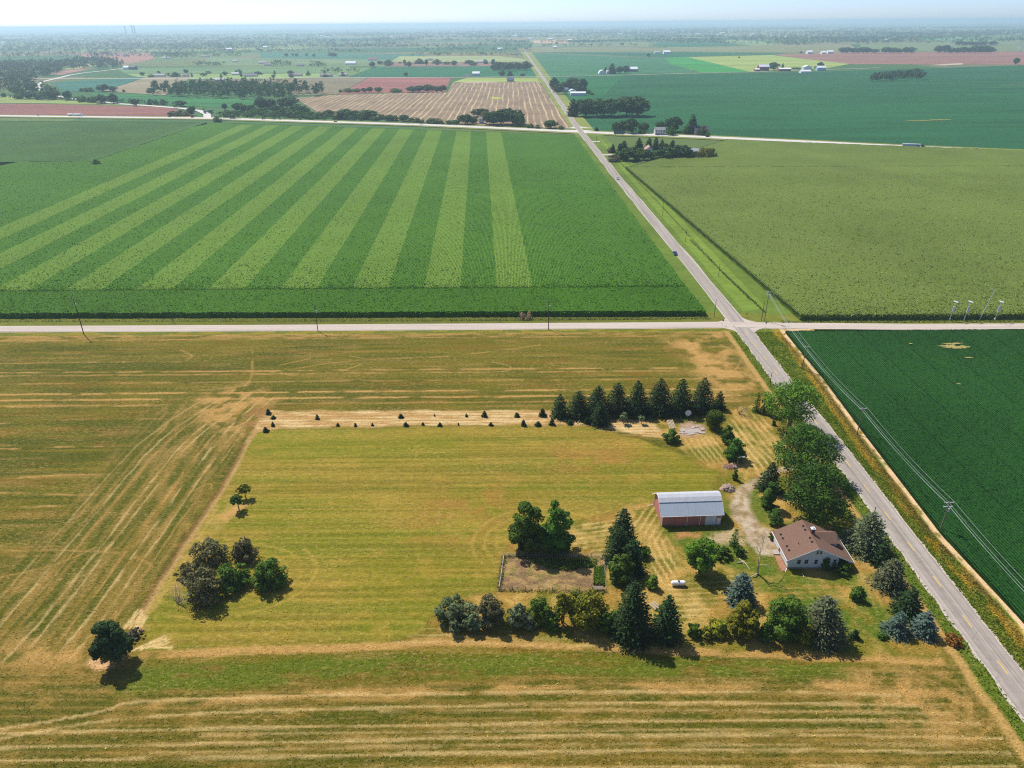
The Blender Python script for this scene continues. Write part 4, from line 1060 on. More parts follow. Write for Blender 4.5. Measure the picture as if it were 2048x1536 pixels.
tree('maple', 1403, 1154, 1077, 62, 'young_maple', 'young bright maple in the yard between barn and dead tree', q=0.9, low=0.1, back=0.4)
tree('cedarcone', 1470, 1096, 1060, 20, 'slim_cedar', 'slim dark cedar at the driveway end before the house', mat='cedar')
tree('bush', 1478, 1114, 1090, 20, 'leafy_shrub', 'dark shrub at the foot of the driveway cedar', 'shrub', mat='walnut')
tree('bush', 1444, 1122, 1094, 36, 'leafy_shrub', 'low shrubs behind the young yard maple', 'shrub', mat='walnut')
tree('bush', 1683, 1152, 1124, 46, 'leafy_shrub', 'dark foundation shrub below the open house porch', 'shrub', mat='walnut')
tree('bush', 1652, 1142, 1110, 20, 'leafy_shrub', 'slender shrub against the gable wall of the house', 'shrub', mat='walnut')
tree('bush', 1545, 1082, 1064, 14, 'leafy_shrub', 'small rounded shrub at the rear corner of the house', 'shrub')
# --- bushes in the meadow
tree('brownbush', 415, 1142, 1083, 74, 'large_bush', 'dull olive bush at the back of the meadow cluster', 'shrub', q=0.6)
tree('brownbush', 489, 1130, 1079, 54, 'large_bush', 'thin dull bush at the far tip of the meadow cluster', 'shrub', q=0.7)
tree('bush', 467, 1189, 1127, 66, 'leafy_shrub', 'dark green bush in the middle of the meadow cluster', 'shrub')
tree('bush', 540, 1186, 1119, 68, 'leafy_shrub', 'dark green bush on the open meadow side of the cluster', 'shrub')
tree('brownbush', 402, 1224, 1141, 78, 'large_bush', 'biggest brownish bush of the meadow cluster beside grey twigs', 'shrub', q=0.65, mat='brownbush')
tree('brownbush', 376, 1164, 1128, 46, 'large_bush', 'low straggly bush on the boundary side of the cluster', 'shrub', q=0.6)
tree('walnut', 475, 1021, 990, 26, 'young_tree', 'small bent tree on a straw patch in the meadow', low=0.42, q=0.7, back=0.2)
tree('walnut', 489, 998, 970, 27, 'young_tree', 'small meadow tree right behind the bent one', low=0.42, q=0.5, back=0.2, mat='yellowbush')
e = tree('walnut', 224, 1330, 1241, 74, 'leaning_tree', 'leaning dark tree with visible trunk at the meadow corner', low=0.06, q=1.0, back=0.3, mat='spruce', lean=(-1.0, 0), k=22)
tree('purple', 272, 1284, 1262, 34, 'twiggy_bush', 'greyish twiggy bush behind the leaning corner tree', 'shrub', q=0.7)
tree('brownbush', 210, 1322, 1300, 26, 'brown_bush', 'dry brown bush under the leaning corner tree', 'shrub', q=0.7, mat='yellowbush')
# --- bare wood
rng = np.random.default_rng(5)
def bare(name, label, px, py, h, spread, depth, mat, rad, n=1, cat='tree'):
    g = at(px, py); e = thing(name, label, cat, (g[0], g[1], 0))
    for i in range(n):
        d = np.array([rng.normal(0, 0.12 if n == 1 else 0.55), rng.normal(0, 0.12 if n == 1 else 0.55), 1.0])
        mb = MB(); twigs(mb, np.zeros(3), d, h * (0.42 if n == 1 else 0.36), rad, rng, depth, spread)
        mb.build('trunk' if n == 1 else 'stem', mat, e)
    return e
dt = bare('dead_tree', 'bare bleached dead tree standing on the lawn before the house', 1515, 1148, 10.5, 0.5, 5, M_DEAD, 0.26)
MB().tube([(0.1, 0, 0.35), (-1.0, -0.9, 0.5), (-2.6, -1.4, 0.12)], [0.16, 0.12, 0.06], 6).build('broken_limb', M_DEAD, dt)
bare('dead_bush', 'grey leafless bush beside the biggest brownish meadow bush', 356, 1208, 7.0, 0.6, 4, M_TWIG, 0.07, 9, 'shrub')
bare('dead_bush', 'brown leafless bush between the windbreak row and slim cedar', 1477, 827, 5.2, 0.6, 4, M_TWIG, 0.08, 7, 'shrub')
bare('dead_bush', 'leafless twigs below the conifer column near the hedge', 1254, 1172, 4.0, 0.6, 3, M_TWIG, 0.06, 7, 'shrub')
for k, (a, b) in enumerate((((1485,1122),(1500,1140)),((1474,1126),(1492,1126)),((1478,1118),(1488,1129)))):
    p, q = at(*a), at(*b)
    o = MB().tube([(0, 0, 0.12), ((q[0]-p[0])*.5, (q[1]-p[1])*.5, 0.3), (q[0]-p[0], q[1]-p[1], 0.1)], [0.14, 0.11, 0.05], 6).build('fallen_branch', M_DEAD, None, (p[0], p[1], 0))
    tag(o, 'bleached fallen branch lying on the lawn beside the dead tree', 'branch', 'fallen branches on the lawn')

# ------------------------------------------------------------------ trees by the highway and beyond: shared meshes, one object each
def proto(kind, h, r, n_scale, ls, seed, low=None):
    rng = np.random.default_rng(seed)
    V, T = crown_arrays(kind, h, r, rng, n_scale, ls, low)
    Q = np.arange(len(V)).reshape(-1, 4)
    mb = MB().tube([(0, 0, -0.3), (0, 0, h * 0.35)], [0.03 * h, 0.02 * h], 4, False)
    V2 = np.vstack([V, np.array(mb.v)]); Q2 = np.vstack([Q, np.array(mb.f) + len(V)])
    mi = np.r_[np.zeros(len(Q)), np.ones(len(mb.f))]
    return np_mesh('tree_mesh', V2, Q2, [LM['farwood' if kind in ('maple', 'walnut') else kind], M_BARK], {'tint': np.r_[T, np.zeros(len(mb.v))]}, mi)
MID = {'d': [proto('maple', 10, 5, 0.75, 1.0, 50 + i, 0.05) for i in range(5)], 'b': [proto('bush', 10, 6, 0.6, 1.1, 60 + i, 0.0) for i in range(3)],
       'c': [proto('spruce', 10, 3.0, 0.6, 1.0, 70 + i) for i in range(3)], 'y': [proto('yellowbush', 10, 6, 0.6, 1.1, 80)], 'p': [proto('purple', 10, 6, 0.5, 1.1, 85)]}
PR = {'d': 5, 'b': 6, 'c': 3, 'y': 6, 'p': 6}
def mid(kind, px, pyb, top, wpx, name, label, group=None, cat='tree'):
    _seed[0] += 1; rng = random.Random(_seed[0])
    g = at(px, pyb); r = wpx * 0.5 * mpp(g[1]); y = g[1] + 0.6 * r; x = g[0] * y / g[1]
    h = max(z_at(px, top, y), 1.2)
    o = bpy.data.objects.new(name, rng.choice(MID[kind])); put(o)
    o.location = (x, y, -0.3); o.rotation_euler = (0, 0, rng.random() * 6.28)
    s = r / PR[kind] * 1.08; o.scale = (s, s, h / 9.8)
    return tag(o, label, cat, group)
LST = [
 ('windbreak_tree', 'tree', 'tall tree in the row along the farm lane beyond the junction', 'tall trees along the farm lane', [('c',1146,233,199,16),('d',1171,234,195,44),('d',1194,234,193,46),('d',1220,234,196,44),('d',1253,233,190,56),('d',1274,233,192,46),('d',1208,232,198,36)]),
 ('roadside_tree', 'tree', 'leafy tree behind the green highway billboard', 'trees behind the billboard', [('d',1232,266,242,18),('d',1244,266,241,20),('d',1262,267,234,28),('d',1287,266,243,20),('b',1283,268,258,14),('c',1193,262,254,6)]),
 ('homestead_tree', 'tree', 'tree crowding the two-storey highway house', 'trees at the two-storey highway house', [('d',1322,257,241,22),('d',1346,264,231,30),('b',1342,271,251,20)]),
 ('homestead_tree', 'tree', 'dark tree in front of the grey highway barn', 'trees at the grey highway barn', [('b',1373,268,249,20),('c',1383,268,230,15),('b',1404,271,251,18),('b',1415,274,262,9)]),
 ('grove_conifer', 'tree', 'pointed conifer in the wooded homestead beside the corn', 'conifers of the wooded homestead', [('c',1247,308,282,14),('c',1277,304,277,16),('c',1297,302,276,12),('c',1311,300,275,12),('c',1323,300,279,11),('c',1344,298,280,10),('c',1225,306,288,9),('c',1238,318,288,12)]),
 ('grove_tree', 'tree', 'leafy tree in the wooded homestead beside the corn', 'leafy trees of the wooded homestead', [('p',1222,306,292,16),('p',1228,324,308,26),('d',1254,322,295,38),('b',1262,304,292,20),('y',1275,319,300,20),('d',1289,320,297,26),('b',1312,320,299,34),('d',1335,320,292,44),('d',1360,319,288,42),('b',1382,318,300,28),('y',1396,319,299,24),('y',1410,318,291,30),('b',1424,317,294,16),('d',1330,302,286,22),('d',1362,302,290,24),('b',1284,308,294,26)]),
 ('highway_tree', 'tree', 'tree screening the white house at the highway', 'trees around the white highway house', [('d',931,249,227,28),('d',946,248,233,18),('d',960,234,215,32),('d',986,250,221,38),('d',1002,251,216,46),('d',1026,251,214,44),('b',1039,253,224,20),('y',972,238,221,24)]),
 ('highway_tree', 'tree', 'single dark tree at the edge of the striped stubble field', None, [('d',1102,257,239,28)]),
 ('highway_shrub', 'shrub', 'scrubby tree along the far side of the highway', 'scrub along the highway', [('d',658,233,219,22),('d',695,237,217,42),('d',712,235,221,26),('d',735,238,218,40),('b',763,238,227,16),('d',781,241,228,24),('d',808,243,228,20),('b',868,247,236,34),('b',905,248,239,26),('b',640,236,224,26),('b',676,238,228,24),('b',750,240,231,22),('b',620,236,222,22),('b',600,235,220,24),('b',1060,256,246,14),('b',1075,257,248,12),('b',1122,259,250,12),('b',835,245,236,20)]),
 ('thicket_tree', 'tree', 'tree in the thicket running from the wood to the highway', 'thicket trees beside the wood', [('d',525,219,194,26),('d',540,218,197,26),('d',574,217,194,36),('d',555,226,208,22),('d',594,227,208,26),('d',476,222,204,22),('d',489,224,208,18),('d',502,225,208,20),('b',512,228,214,24),('b',530,230,213,26),('b',572,231,214,26),('b',548,233,220,22),('b',584,235,222,22),('b',470,230,219,18),('b',455,232,219,20),('b',496,233,222,20),('d',450,219,206,10),('b',610,226,210,20),('b',520,205,192,20),('d',585,209,193,26)]),
 ('roadside_bush', 'shrub', 'lone rounded bush at the corn edge by the highway', None, [('b',436,246,231,17)]),
 ('roadside_bush', 'shrub', 'lone bush at the corner between two corn fields', None, [('b',194,333,317,14)]),
 ('curve_tree', 'tree', 'tree inside the bend of the pale side road', 'trees inside the side road bend', [('d',384,231,211,14),('b',366,232,219,30),('b',345,231,221,18),('d',362,213,200,22),('b',327,209,197,12),('b',313,209,198,10),('c',299,209,199,7),('d',271,212,197,13),('d',228,207,186,18),('d',204,207,188,22),('b',185,205,192,20),('b',165,204,190,18),('d',137,200,180,16),('d',106,199,178,24),('b',82,199,182,22),('d',60,198,182,26),('b',38,198,186,18),('b',8,194,184,10)]),
 ('hedgerow_tree', 'tree', 'hedgerow tree beyond the striped stubble field', 'hedgerow beyond the stubble', [('d',825,184,171,22),('d',840,184,170,22),('d',857,184,168,22),('d',872,184,172,16),('d',884,184,169,18),('b',792,184,176,28),('d',757,184,173,16),('d',740,184,173,12),('d',729,184,175,14),('b',714,184,176,16),('b',697,184,175,22),('b',681,184,178,8)]),
 ('field_tree', 'tree', 'tree between the teal fields left of the wood', 'trees between the teal fields', [('d',207,183,167,22),('d',227,183,171,16),('b',178,183,174,22),('b',165,182,175,14),('b',248,184,178,6),('b',300,186,175,14)]),
 ('farm_tree', 'tree', 'tree around the white sheds beside the main road', 'trees around the white sheds', [('d',1108,184,154,18),('d',1118,188,166,22),('d',1145,180,153,26),('d',1160,182,155,28),('d',1130,182,162,22),('d',1168,186,170,10),('b',1177,188,179,9),('b',1184,190,184,8),('d',1155,186,168,16)]),
 ('farm_tree', 'tree', 'tree by the white round-roofed sheds across the soybeans', 'trees by the round-roofed sheds', [('c',1224,147,127,11),('c',1211,144,134,6),('d',1240,147,132,14),('d',1252,147,130,14)]),
 ('farm_tree', 'tree', 'tree between the red and white farm barns', 'trees between the red and white barns', [('d',1547,140,123,20),('d',1640,137,123,12),('d',1632,140,131,8),('c',1565,136,127,4),('b',1592,138,134,20)]),
 ('lone_tree', 'tree', 'lone slim tree at the edge of the ploughed field', None, [('d',2031,129,114,10)]),
 ('lane_tree', 'tree', 'tree beside the main road past the far crossing', 'trees along the far main road', [('d',1052,140,122,20),('d',1035,140,124,20),('d',1018,142,124,22),('d',997,141,122,16),('d',1004,153,140,12),('d',988,141,128,14),('c',1020,152,142,10),('b',1045,152,146,10)]),
 ('far_tree', 'tree', 'far tree along the village street', 'trees of the far village street', [(('d','b','c','d')[k_ % 4], 760 + k_ * 12 + 7 * math.sin(k_ * 2.3), 129 + 2.2 * math.sin(k_ * 1.7), 121 + 4 * math.sin(k_ * 2.9), 11 + 6 * math.sin(k_ * 1.3)) for k_ in range(21)] + [(('d','b','d','p','c')[k_ % 5], 285 + k_ * 17 + 12 * math.sin(k_ * 3.1), 151 + 4 * math.sin(k_ * 2.2), 143 + 4 * math.sin(k_ * 2.2) + 2 * math.sin(k_), 9 + 5 * math.sin(k_ * 1.9)) for k_ in range(24)]),
 ('field_tree', 'tree', 'lone tree standing in an open field of the far plain', 'lone trees in the far fields', [('d',819,134,122,9),('d',745,135,122,11),('d',666,114,104,18),('d',573,113,106,8),('d',586,112,106,5),('d',594,113,106,7),('d',614,113,106,5),('d',628,114,107,6),('d',812,153,144,8),('d',194,113,104,8),('d',1113,90,83,4),('d',1297,115,106,6),('d',1478,117,112,3),('d',1672,87,83,5),('d',1638,86,83,3),('d',1602,107,102,6)]),
 ('hedgerow_tree', 'tree', 'tree in the hedge behind the ploughed field', 'hedge behind the ploughed field', [('d',x_,106,97 - (x_ * 7) % 5,14 + (x_ * 3) % 9) for x_ in (1684,1694,1706,1716,1727,1734,1750,1772,1784,1798,1812,1822)]),
 ('hedgerow_tree', 'tree', 'tree in the clump by the lattice towers', 'clump by the lattice towers', [('d',x_,106,94 - (x_ * 7) % 6,18) for x_ in (1876,1889,1902,1914,1927,1938,1949,1960,1972,1980)] + [('d',x_,91,82 - x_ % 4,16) for x_ in (1918,1928,1940,1952,1965,1985)]),
]
ORD = ('first', 'second', 'third', 'fourth', 'fifth', 'sixth', 'seventh', 'eighth', 'ninth', 'tenth', 'eleventh', 'twelfth', 'thirteenth', 'fourteenth', 'fifteenth')
ROWS = {'tall trees along the farm lane': 'tall tree of the farm lane row, counted from the main road', 'hedgerow beyond the stubble': 'tree of the hedgerow beyond the striped stubble, counted from the big woodland',
        'hedge behind the ploughed field': 'tree of the hedge behind the ploughed field, counted from the white sheds', 'conifers of the wooded homestead': 'pointed conifer of the wooded homestead, counted from the main road'}
for nm, cat, lb, gr, its in LST:
    if gr in ROWS: its = sorted(its, key=lambda q_: q_[1])
    for i_, it in enumerate(its): mid(*it, nm, ORD[i_] + ' ' + ROWS[gr] if gr in ROWS else lb, gr, cat)

# --- woods that read as one mass
def wood(name, label, px_poly, n, h, seed, per=60, ls=2.6, rr=5.5, world=None):
    rng = np.random.default_rng(seed)
    pts = world if world is not None else PX(px_poly)
    P = np.array(pts); lo, hi = P.min(0), P.max(0)
    cx, cy = [], []
    while len(cx) < n:
        x, y = rng.uniform(lo[0], hi[0], 400), rng.uniform(lo[1], hi[1], 400)
        k = in_poly(pts, x, y); cx += list(x[k]); cy += list(y[k])
    cx, cy = np.array(cx[:n]), np.array(cy[:n])
    Vs, Ts = [], []
    for x, y in zip(cx, cy):
        hh = h * rng.uniform(0.6, 1.12); r = rr * rng.uniform(0.7, 1.2)
        cl = [(x + rng.normal(0, r * .35), y + rng.normal(0, r * .35), hh * rng.uniform(0.3, 0.85), r * rng.uniform(0.4, 0.7)) for _ in range(6)] + [(x, y, hh - r * .5, r * .55)]
        V, T = leaves_in_clumps(cl, per, ls, rng); Vs.append(V); Ts.append(np.clip(T * 0.7 + 0.3 * rng.random(), 0, 1))
    V = np.vstack(Vs)
    me = np_mesh(name, V, np.arange(len(V)).reshape(-1, 4), LM['farwood'], {'tint': np.concatenate(Ts)})
    return tag(put(bpy.data.objects.new(name, me)), label, 'wood', kind='stuff')
wood('woodland', 'dense dark woodland block beyond the highway', [(302,191),(330,192),(520,200),(570,202),(600,196),(655,189),(640,184),(560,176),(480,174),(310,182)], 300, 21, 1, 90, 2.2, 5.5)
wood('woodland', 'isolated dark copse in the soybean field', [(1730,163),(1760,163),(1840,160),(1850,157),(1835,150),(1760,155)], 90, 15, 2, 80, 2.2, 5)
wood('woodland', 'large woodland along the winding side road', [(-120,200),(60,196),(110,197),(135,190),(95,178),(60,165),(110,152),(130,142),(190,134),(240,125),(200,120),(100,126),(-120,132)], 800, 18, 3, 50, 3.2, 8)
wood('woodland', 'tree belt behind the brown field', [(190,140),(240,137),(248,131),(195,132)], 30, 18, 4, 50, 3, 8)
wood('scrub', 'low scrub along the far side of the highway', [(430,238),(640,240),(930,251),(930,247),(760,239),(600,226),(470,226)], 170, 5.5, 5, 40, 1.6, 4)
wood('scrub', 'low scrub along the winding side road', [(0,198),(120,202),(330,212),(420,228),(470,236),(440,228),(330,207),(200,200),(60,194)], 90, 6, 6, 40, 1.6, 4)
wood('woodland', 'grove beside the far main road', [(988,142),(1064,140),(1058,134),(990,136)], 60, 17, 7, 50, 2.8, 7)
FW = [(0,490,116,104,320),(0,470,104,92,420),(0,540,92,82,420),(60,500,82,72,300),(420,760,106,101,70),(820,1045,112,107,60),(830,1060,102,97,70),(640,830,96,90,60),(980,1060,87,80,60),(735,830,83,76,70),(1135,1210,87,82,30),(1264,1400,82,76,60),(1345,1460,87,83,45),(1480,1670,76,69,70),(1558,1615,90,85,26),(1696,1840,85,77,90),(1600,1720,68,62,60),(1780,1880,72,66,50),(1900,2120,68,62,70),(1000,1300,72,66,60),(1300,1560,66,60,60),(1500,1760,58,53,70),(700,1000,72,66,60),(500,760,74,68,60),(1780,2100,54,48,60),(400,1000,63,59,70),(0,420,70,65,100),(1000,1500,58,54,60),(-100,600,63,60,80),(640,720,145,141,18),(385,450,133,128,30),(540,590,134,127,26),(610,650,133,126,20),(200,235,112,106,20),(310,380,118,108,40)]
for i, (x0_, x1_, yb_, yt_, n_) in enumerate(FW):
    far = at((x0_ + x1_) / 2, yb_)[1]
    hh = 13 + 3 * math.sin(i * 2.1)
    wv = 1.2 * math.sin(i)
    wood('distant_woodland', 'distant hazy belt of trees on the plain', [(x0_, yb_), ((x0_ + x1_) / 2, yb_ + wv), (x1_, yb_), (x1_ - 8, yt_ + 2), ((x0_ * 2 + x1_) / 3, yt_), (x0_ + 8, yt_ + 1.5)], n_, hh + (3 if i < 4 else 0), 100 + i, 18, min(12, max(3.0, far / 900)), min(24, max(7.0, far / 700)) * (1.5 if i < 4 else 1.15))
# hedges and tree belts scattered over the far plain
rng = np.random.default_rng(9)
belts = []
for i in range(150):
    y = 4200 * (1.0 / (1 - 0.86 * rng.random())); x = rng.uniform(-0.8, 0.8) * y
    L = rng.uniform(250, 1200) * (1 + y / 9000); D = rng.uniform(25, 180) * (1 + y / 9000)
    belts.append((x, y, L, D))
Vs, Ts = [], []
for x, y, L, D in belts:
    k = int(np.clip(L * D / 900, 10, 60)); s = max(4.0, y / 800)
    cx = x + rng.uniform(-L / 2, L / 2, k); cy = y + rng.uniform(-D / 2, D / 2, k)
    cl = [(a, b, rng.uniform(6, 11), s * rng.uniform(0.9, 1.6)) for a, b in zip(cx, cy)]
    V, T = leaves_in_clumps(cl, k * 12, s * 0.9, rng); V[:, 2] = np.clip(V[:, 2], 0, 16 + rng.random() * 5); Vs.append(V); Ts.append(T)
V = np.vstack(Vs)
tag(put(bpy.data.objects.new('distant_woodland', np_mesh('distant_woodland', V, np.arange(len(V)).reshape(-1, 4), LM['farwood'], {'tint': np.concatenate(Ts)}))), 'hedges and small woods scattered across the hazy far plain', 'wood', kind='stuff')
# ------------------------------------------------------------------ farmhouse
def siding_mat(name, col, per=0.16, axis=2, depth=0.03, var=0.12):
    t = NT(name); p = t.pos((1, 1, 1), obj=True)
    sx = t.n('ShaderNodeSeparateXYZ'); t.l(p, sx.inputs[0])
    fr = t.math('FRACT', t.math('MULTIPLY', sx.outputs[axis], 1.0 / per))
    n = t.noise(t.pos((0.8, 0.8, 0.8)), 1.0, 4)
    f = t.math('MULTIPLY', t.math('MULTIPLY_ADD', n, 2 * var, 1 - var), t.math('MULTIPLY_ADD', t.math('LESS_THAN', fr, 0.12), -0.12, 1.0))
    cc = t.n('ShaderNodeCombineColor')
    for i in range(3): t.l(f, cc.inputs[i])
    return t.done(t.mix(1.0, col, cc.outputs[0], 'MULTIPLY'), 0.6, 0.25, t.bump(fr, 0.5, depth))
def shingle_mat(name, a, b):
    t = NT(name)
    br = t.n('ShaderNodeTexBrick'); br.inputs['Scale'].default_value = 1.0
    br.inputs['Color1'].default_value = a + (1,); br.inputs['Color2'].default_value = b + (1,); br.inputs['Mortar'].default_value = tuple(c * 0.6 for c in a) + (1,)
    br.inputs['Mortar Size'].default_value = 0.012; br.inputs['Brick Width'].default_value = 0.45; br.inputs['Row Height'].default_value = 0.2
    p = t.pos((1, 1, 1), obj=True); sx = t.n('ShaderNodeSeparateXYZ'); t.l(p, sx.inputs[0])
    cb = t.n('ShaderNodeCombineXYZ'); t.l(sx.outputs[1], cb.inputs[0]); t.l(sx.outputs[0], cb.inputs[1]); t.l(cb.outputs[0], br.inputs['Vector'])
    n = t.noise(t.pos((1, 1, 1)), 0.7, 5)
    c = t.mix(t.math('MULTIPLY', n, 0.6), br.outputs[0], tuple(v * 0.72 for v in a))
    return t.done(c, 0.95, 0.1, t.bump(br.outputs['Fac'], 0.4, 0.02))
M_WHITE = siding_mat('white_siding', S(222, 224, 226))
M_TRIM = plain('white_trim', S(238, 238, 238), 0.5, 0.3, 0.06)
M_SHINGLE = shingle_mat('brown_shingles', S(138, 108, 92), S(122, 96, 82))
M_GLASS = plain('dark_glass', (0.012, 0.016, 0.022), 0.08, 0.6, 0.1)
M_BRICK = plain('red_brick', S(120, 74, 64), 0.9, 0.1, 0.3, 6)
M_CONC = plain('concrete', S(176, 166, 156), 0.9, 0.15, 0.22, 2)
M_BLACK = plain('black_metal', (0.02, 0.02, 0.022), 0.5, 0.4, 0.2)
M_GALV = plain('galvanised_metal', S(206, 208, 212), 0.45, 0.5, 0.12, 2)
M_POLE = plain('weathered_pole', S(134, 118, 102), 0.9, 0.1, 0.3, 3)
M_POLED = plain('dark_pole', S(84, 72, 62), 0.9, 0.1, 0.3, 3)
HX, HY = 64.3, 129.2
hs = thing('farmhouse', 'white farmhouse with brown shingle roof, chimney and side dormer', 'house', (HX, HY, 0))
zl = lambda x: 2.95 + 0.53 * x if x <= 6.2 else 6.24 - 0.478 * (x - 6.2)
D = 9.8
MB().prism([(0, 0.5), (11.7, 0.5), (11.7, zl(11.7)), (6.2, zl(6.2)), (0, 2.95)], 'y', 0, D).build('wall', M_WHITE, hs)
MB().box(0.06, 11.64, 0.06, D - .06, -0.1, 0.5).build('foundation', M_CONC, hs)
pf = MB().box(11.72, 14.9, 0.05, D - 0.05, -0.1, 0.42).build('porch_floor', M_CONC, hs)
for y in (0.3, 3.3, 6.4, 9.4):
    MB().box(14.5, 14.66, y - .08, y + .08, 0.42, zl(14.6)).build('porch_post', M_TRIM, hs)
roof = MB().prism([(-0.55, zl(-0.55) + 0.02), (6.2, 6.26), (6.2, 6.44), (-0.55, zl(-0.55) + 0.2)], 'y', -0.45, D + .45).build('roof', M_SHINGLE, hs)
MB().prism([(6.21, 6.25), (15.2, zl(15.2) + 0.02), (15.2, zl(15.2) + 0.2), (6.21, 6.43)], 'y', -0.45, D + .45).build('roof_slope', M_SHINGLE, roof)
MB().box(-0.68, -0.56, -0.45, D + .45, zl(-.55), zl(-.55) + .16).build('gutter', M_TRIM, roof)
MB().box(15.21, 15.33, -0.45, D + .45, zl(15.2), zl(15.2) + .17).build('gutter', M_TRIM, roof)
for x0_, x1_ in ((-0.55, 6.2), (6.2, 15.2)):
    MB().prism([(x0_, zl(x0_) - 0.14), (x1_, zl(x1_) - 0.14), (x1_, zl(x1_) + 0.17), (x0_, zl(x0_) + 0.17)], 'y', -0.50, -0.452).build('fascia', M_TRIM, roof)
# dormer on the road side
dy0, dy1, dx1, de, dr = 3.9, 8.1, 12.5, 4.35, 5.75
MB().prism([(dy0, 2.9), (dy1, 2.9), (dy1, de), ((dy0 + dy1) / 2, dr - .1), (dy0, de)], 'x', 8.2, dx1).build('dormer_wall', M_WHITE, hs)
yc = (dy0 + dy1) / 2
dm = MB().prism([(dy0 - .3, de - .14), (yc, dr), (yc, dr + .16), (dy0 - .3, de + .02)], 'x', 6.9, dx1 + .35).build('dormer_roof', M_SHINGLE, hs)
MB().prism([(yc + .004, dr), (dy1 + .3, de - .14), (dy1 + .3, de + .02), (yc + .004, dr + .16)], 'x', 6.9, dx1 + .35).build('dormer_slope', M_SHINGLE, dm)
w = MB().box(dx1 + .01, dx1 + .05, yc - .6, yc + .6, 3.6, 4.6).build('window', M_GLASS, hs)
MB().box(10.6, 11.5, dy0 - .05, dy0 - .01, 3.75, 4.25).build('window', M_GLASS, hs)
ch = MB().box(6.55, 7.35, 5.2, 5.95, 5.4, 7.35).build('chimney', M_BRICK, hs)
MB().box(6.45, 7.45, 5.1, 6.05, 7.35, 7.5).build('chimney_cap', M_TRIM, ch)
MB().tube([(6.95, 5.57, 7.5), (6.95, 5.57, 7.85)], 0.2, 8).build('flue', M_TRIM, ch)
def on_left_slope(zx, zy):                       # place on the west roof slope
    r = ray(1540 + zx / 10.24, 1030 + zy / 10.24)
    # plane: z = 2.95+0.2 + 0.53*(x-HX)
    a = 3.15 - 0.53 * HX
    t_ = (a - H) / (r[2] - 0.53 * r[0])
    return r[0] * t_ - HX, r[1] * t_ - HY, H + r[2] * t_
for q in ((220,400),(262,480),(345,640),(390,725),(680,230),(720,305),(820,470),(860,550)):
    x, y, z = on_left_slope(*q)
    MB().box(x - .2, x + .2, y - .2, y + .2, z - .12, z + .22).build('roof_vent', M_BLACK, roof)
x, y, z = on_left_slope(580, 595)
MB().tube([(x, y, z - .1), (x, y, z + .45)], 0.07, 7).build('vent_pipe', M_BLACK, roof)
for x0_, x1_, z0, z1 in ((2.0, 2.85, 1.5, 2.75), (3.75, 4.6, 1.55, 2.7), (6.05, 6.85, 1.5, 2.75), (8.4, 9.2, 1.5, 2.75), (10.5, 11.2, 1.5, 2.75), (6.05, 6.6, 4.3, 5.25), (6.85, 7.4, 4.3, 5.25)):
    g = MB().box(x0_, x1_, -0.03, -0.005, z0, z1).build('window', M_GLASS, hs)
    f = MB()
    for a in ((x0_ - .1, x1_ + .1, z1, z1 + .1), (x0_ - .1, x1_ + .1, z0 - .1, z0), (x0_ - .1, x0_, z0, z1), (x1_, x1_ + .1, z0, z1), (x0_, x1_, (z0 + z1) / 2 - .03, (z0 + z1) / 2 + .03)):
        f.box(a[0], a[1], -0.06, -0.032, a[2], a[3])
    f.build('window_frame', M_TRIM, g)
for y in (1.2, 3.0, 7.6):
    MB().box(-0.03, -0.005, y, y + .9, 1.5, 2.6).build('window', M_GLASS, hs)
dd = MB().box(-0.05, -0.005, 5.2, 6.15, 0.5, 2.55).build('door', plain('door_paint', S(150, 60, 52), .5), hs)
MB().box(-0.09, -0.055, 5.3, 5.36, 1.45, 1.55).build('handle', M_GALV, dd)
MB().box(-1.5, -0.02, 4.9, 6.5, -0.1, 0.3).build('door_step', M_CONC, hs)
MB().tube([(-0.1, -0.1, 2.8), (-0.1, -0.1, 0.3), (-0.4, -0.5, 0.1), (-0.8, -1.1, 0.05)], 0.08, 6).build('downspout', M_TRIM, hs)
MB().tube([(14.2, -.3, 2.5), (13.5, -.3, 1.9), (13.4, -.2, 0.3)], 0.06, 6).build('downspout', M_TRIM, hs)
p = at(1604, 1147); q = at(1608, 1156)
tag(MB().tube([(0, 0, 0), (q[0] - p[0], q[1] - p[1], 0.12)], 0.05, 6).build('drain_pipe', M_TRIM, None, (p[0], p[1], 0.1)), 'thin white drain pipe lying on the shaded lawn', 'pipe')
fl = sheet('flower_bed', [(HX - 1.7, HY - 1.0), (HX - 0.1, HY - .6), (HX - .1, HY + 4.6), (HX - 1.4, HY + 4.8)], 0.07, ground_mat('bed_mulch', False, S(170, 122, 98)))

# ------------------------------------------------------------------ arched barn
BX, BY, BL, BD = 37.9, 145.4, 15.1, 9.0
M_RED = siding_mat('barn_red_steel', S(190, 124, 114), 0.25, 0, 0.03, 0.15)
M_RED2 = siding_mat('barn_red_end', S(190, 124, 108), 0.25, 1, 0.03, 0.15)
M_STEEL = siding_mat('corrugated_steel', S(180, 190, 200), 0.2, 0, 0.04, 0.12)
M_STEELW = siding_mat('bleached_steel', S(192, 194, 198), 0.3, 0, 0.03, 0.2)
bn = thing('barn', 'red metal barn with pale arched roof beside the driveway', 'barn', (BX, BY, 0), math.radians(2.2))
prof = [(0, 3.6), (2.4, 5.5), (3.4, 6.15), (BD / 2, 6.45)]
full = prof + [(BD - y, z) for y, z in reversed(prof[:-1])]
MB().prism([(0, -0.1), (BD, -0.1)] + [(y, z - 0.02) for y, z in reversed(full)], 'x', 0, BL).build('wall', M_RED, bn)
br_ = None
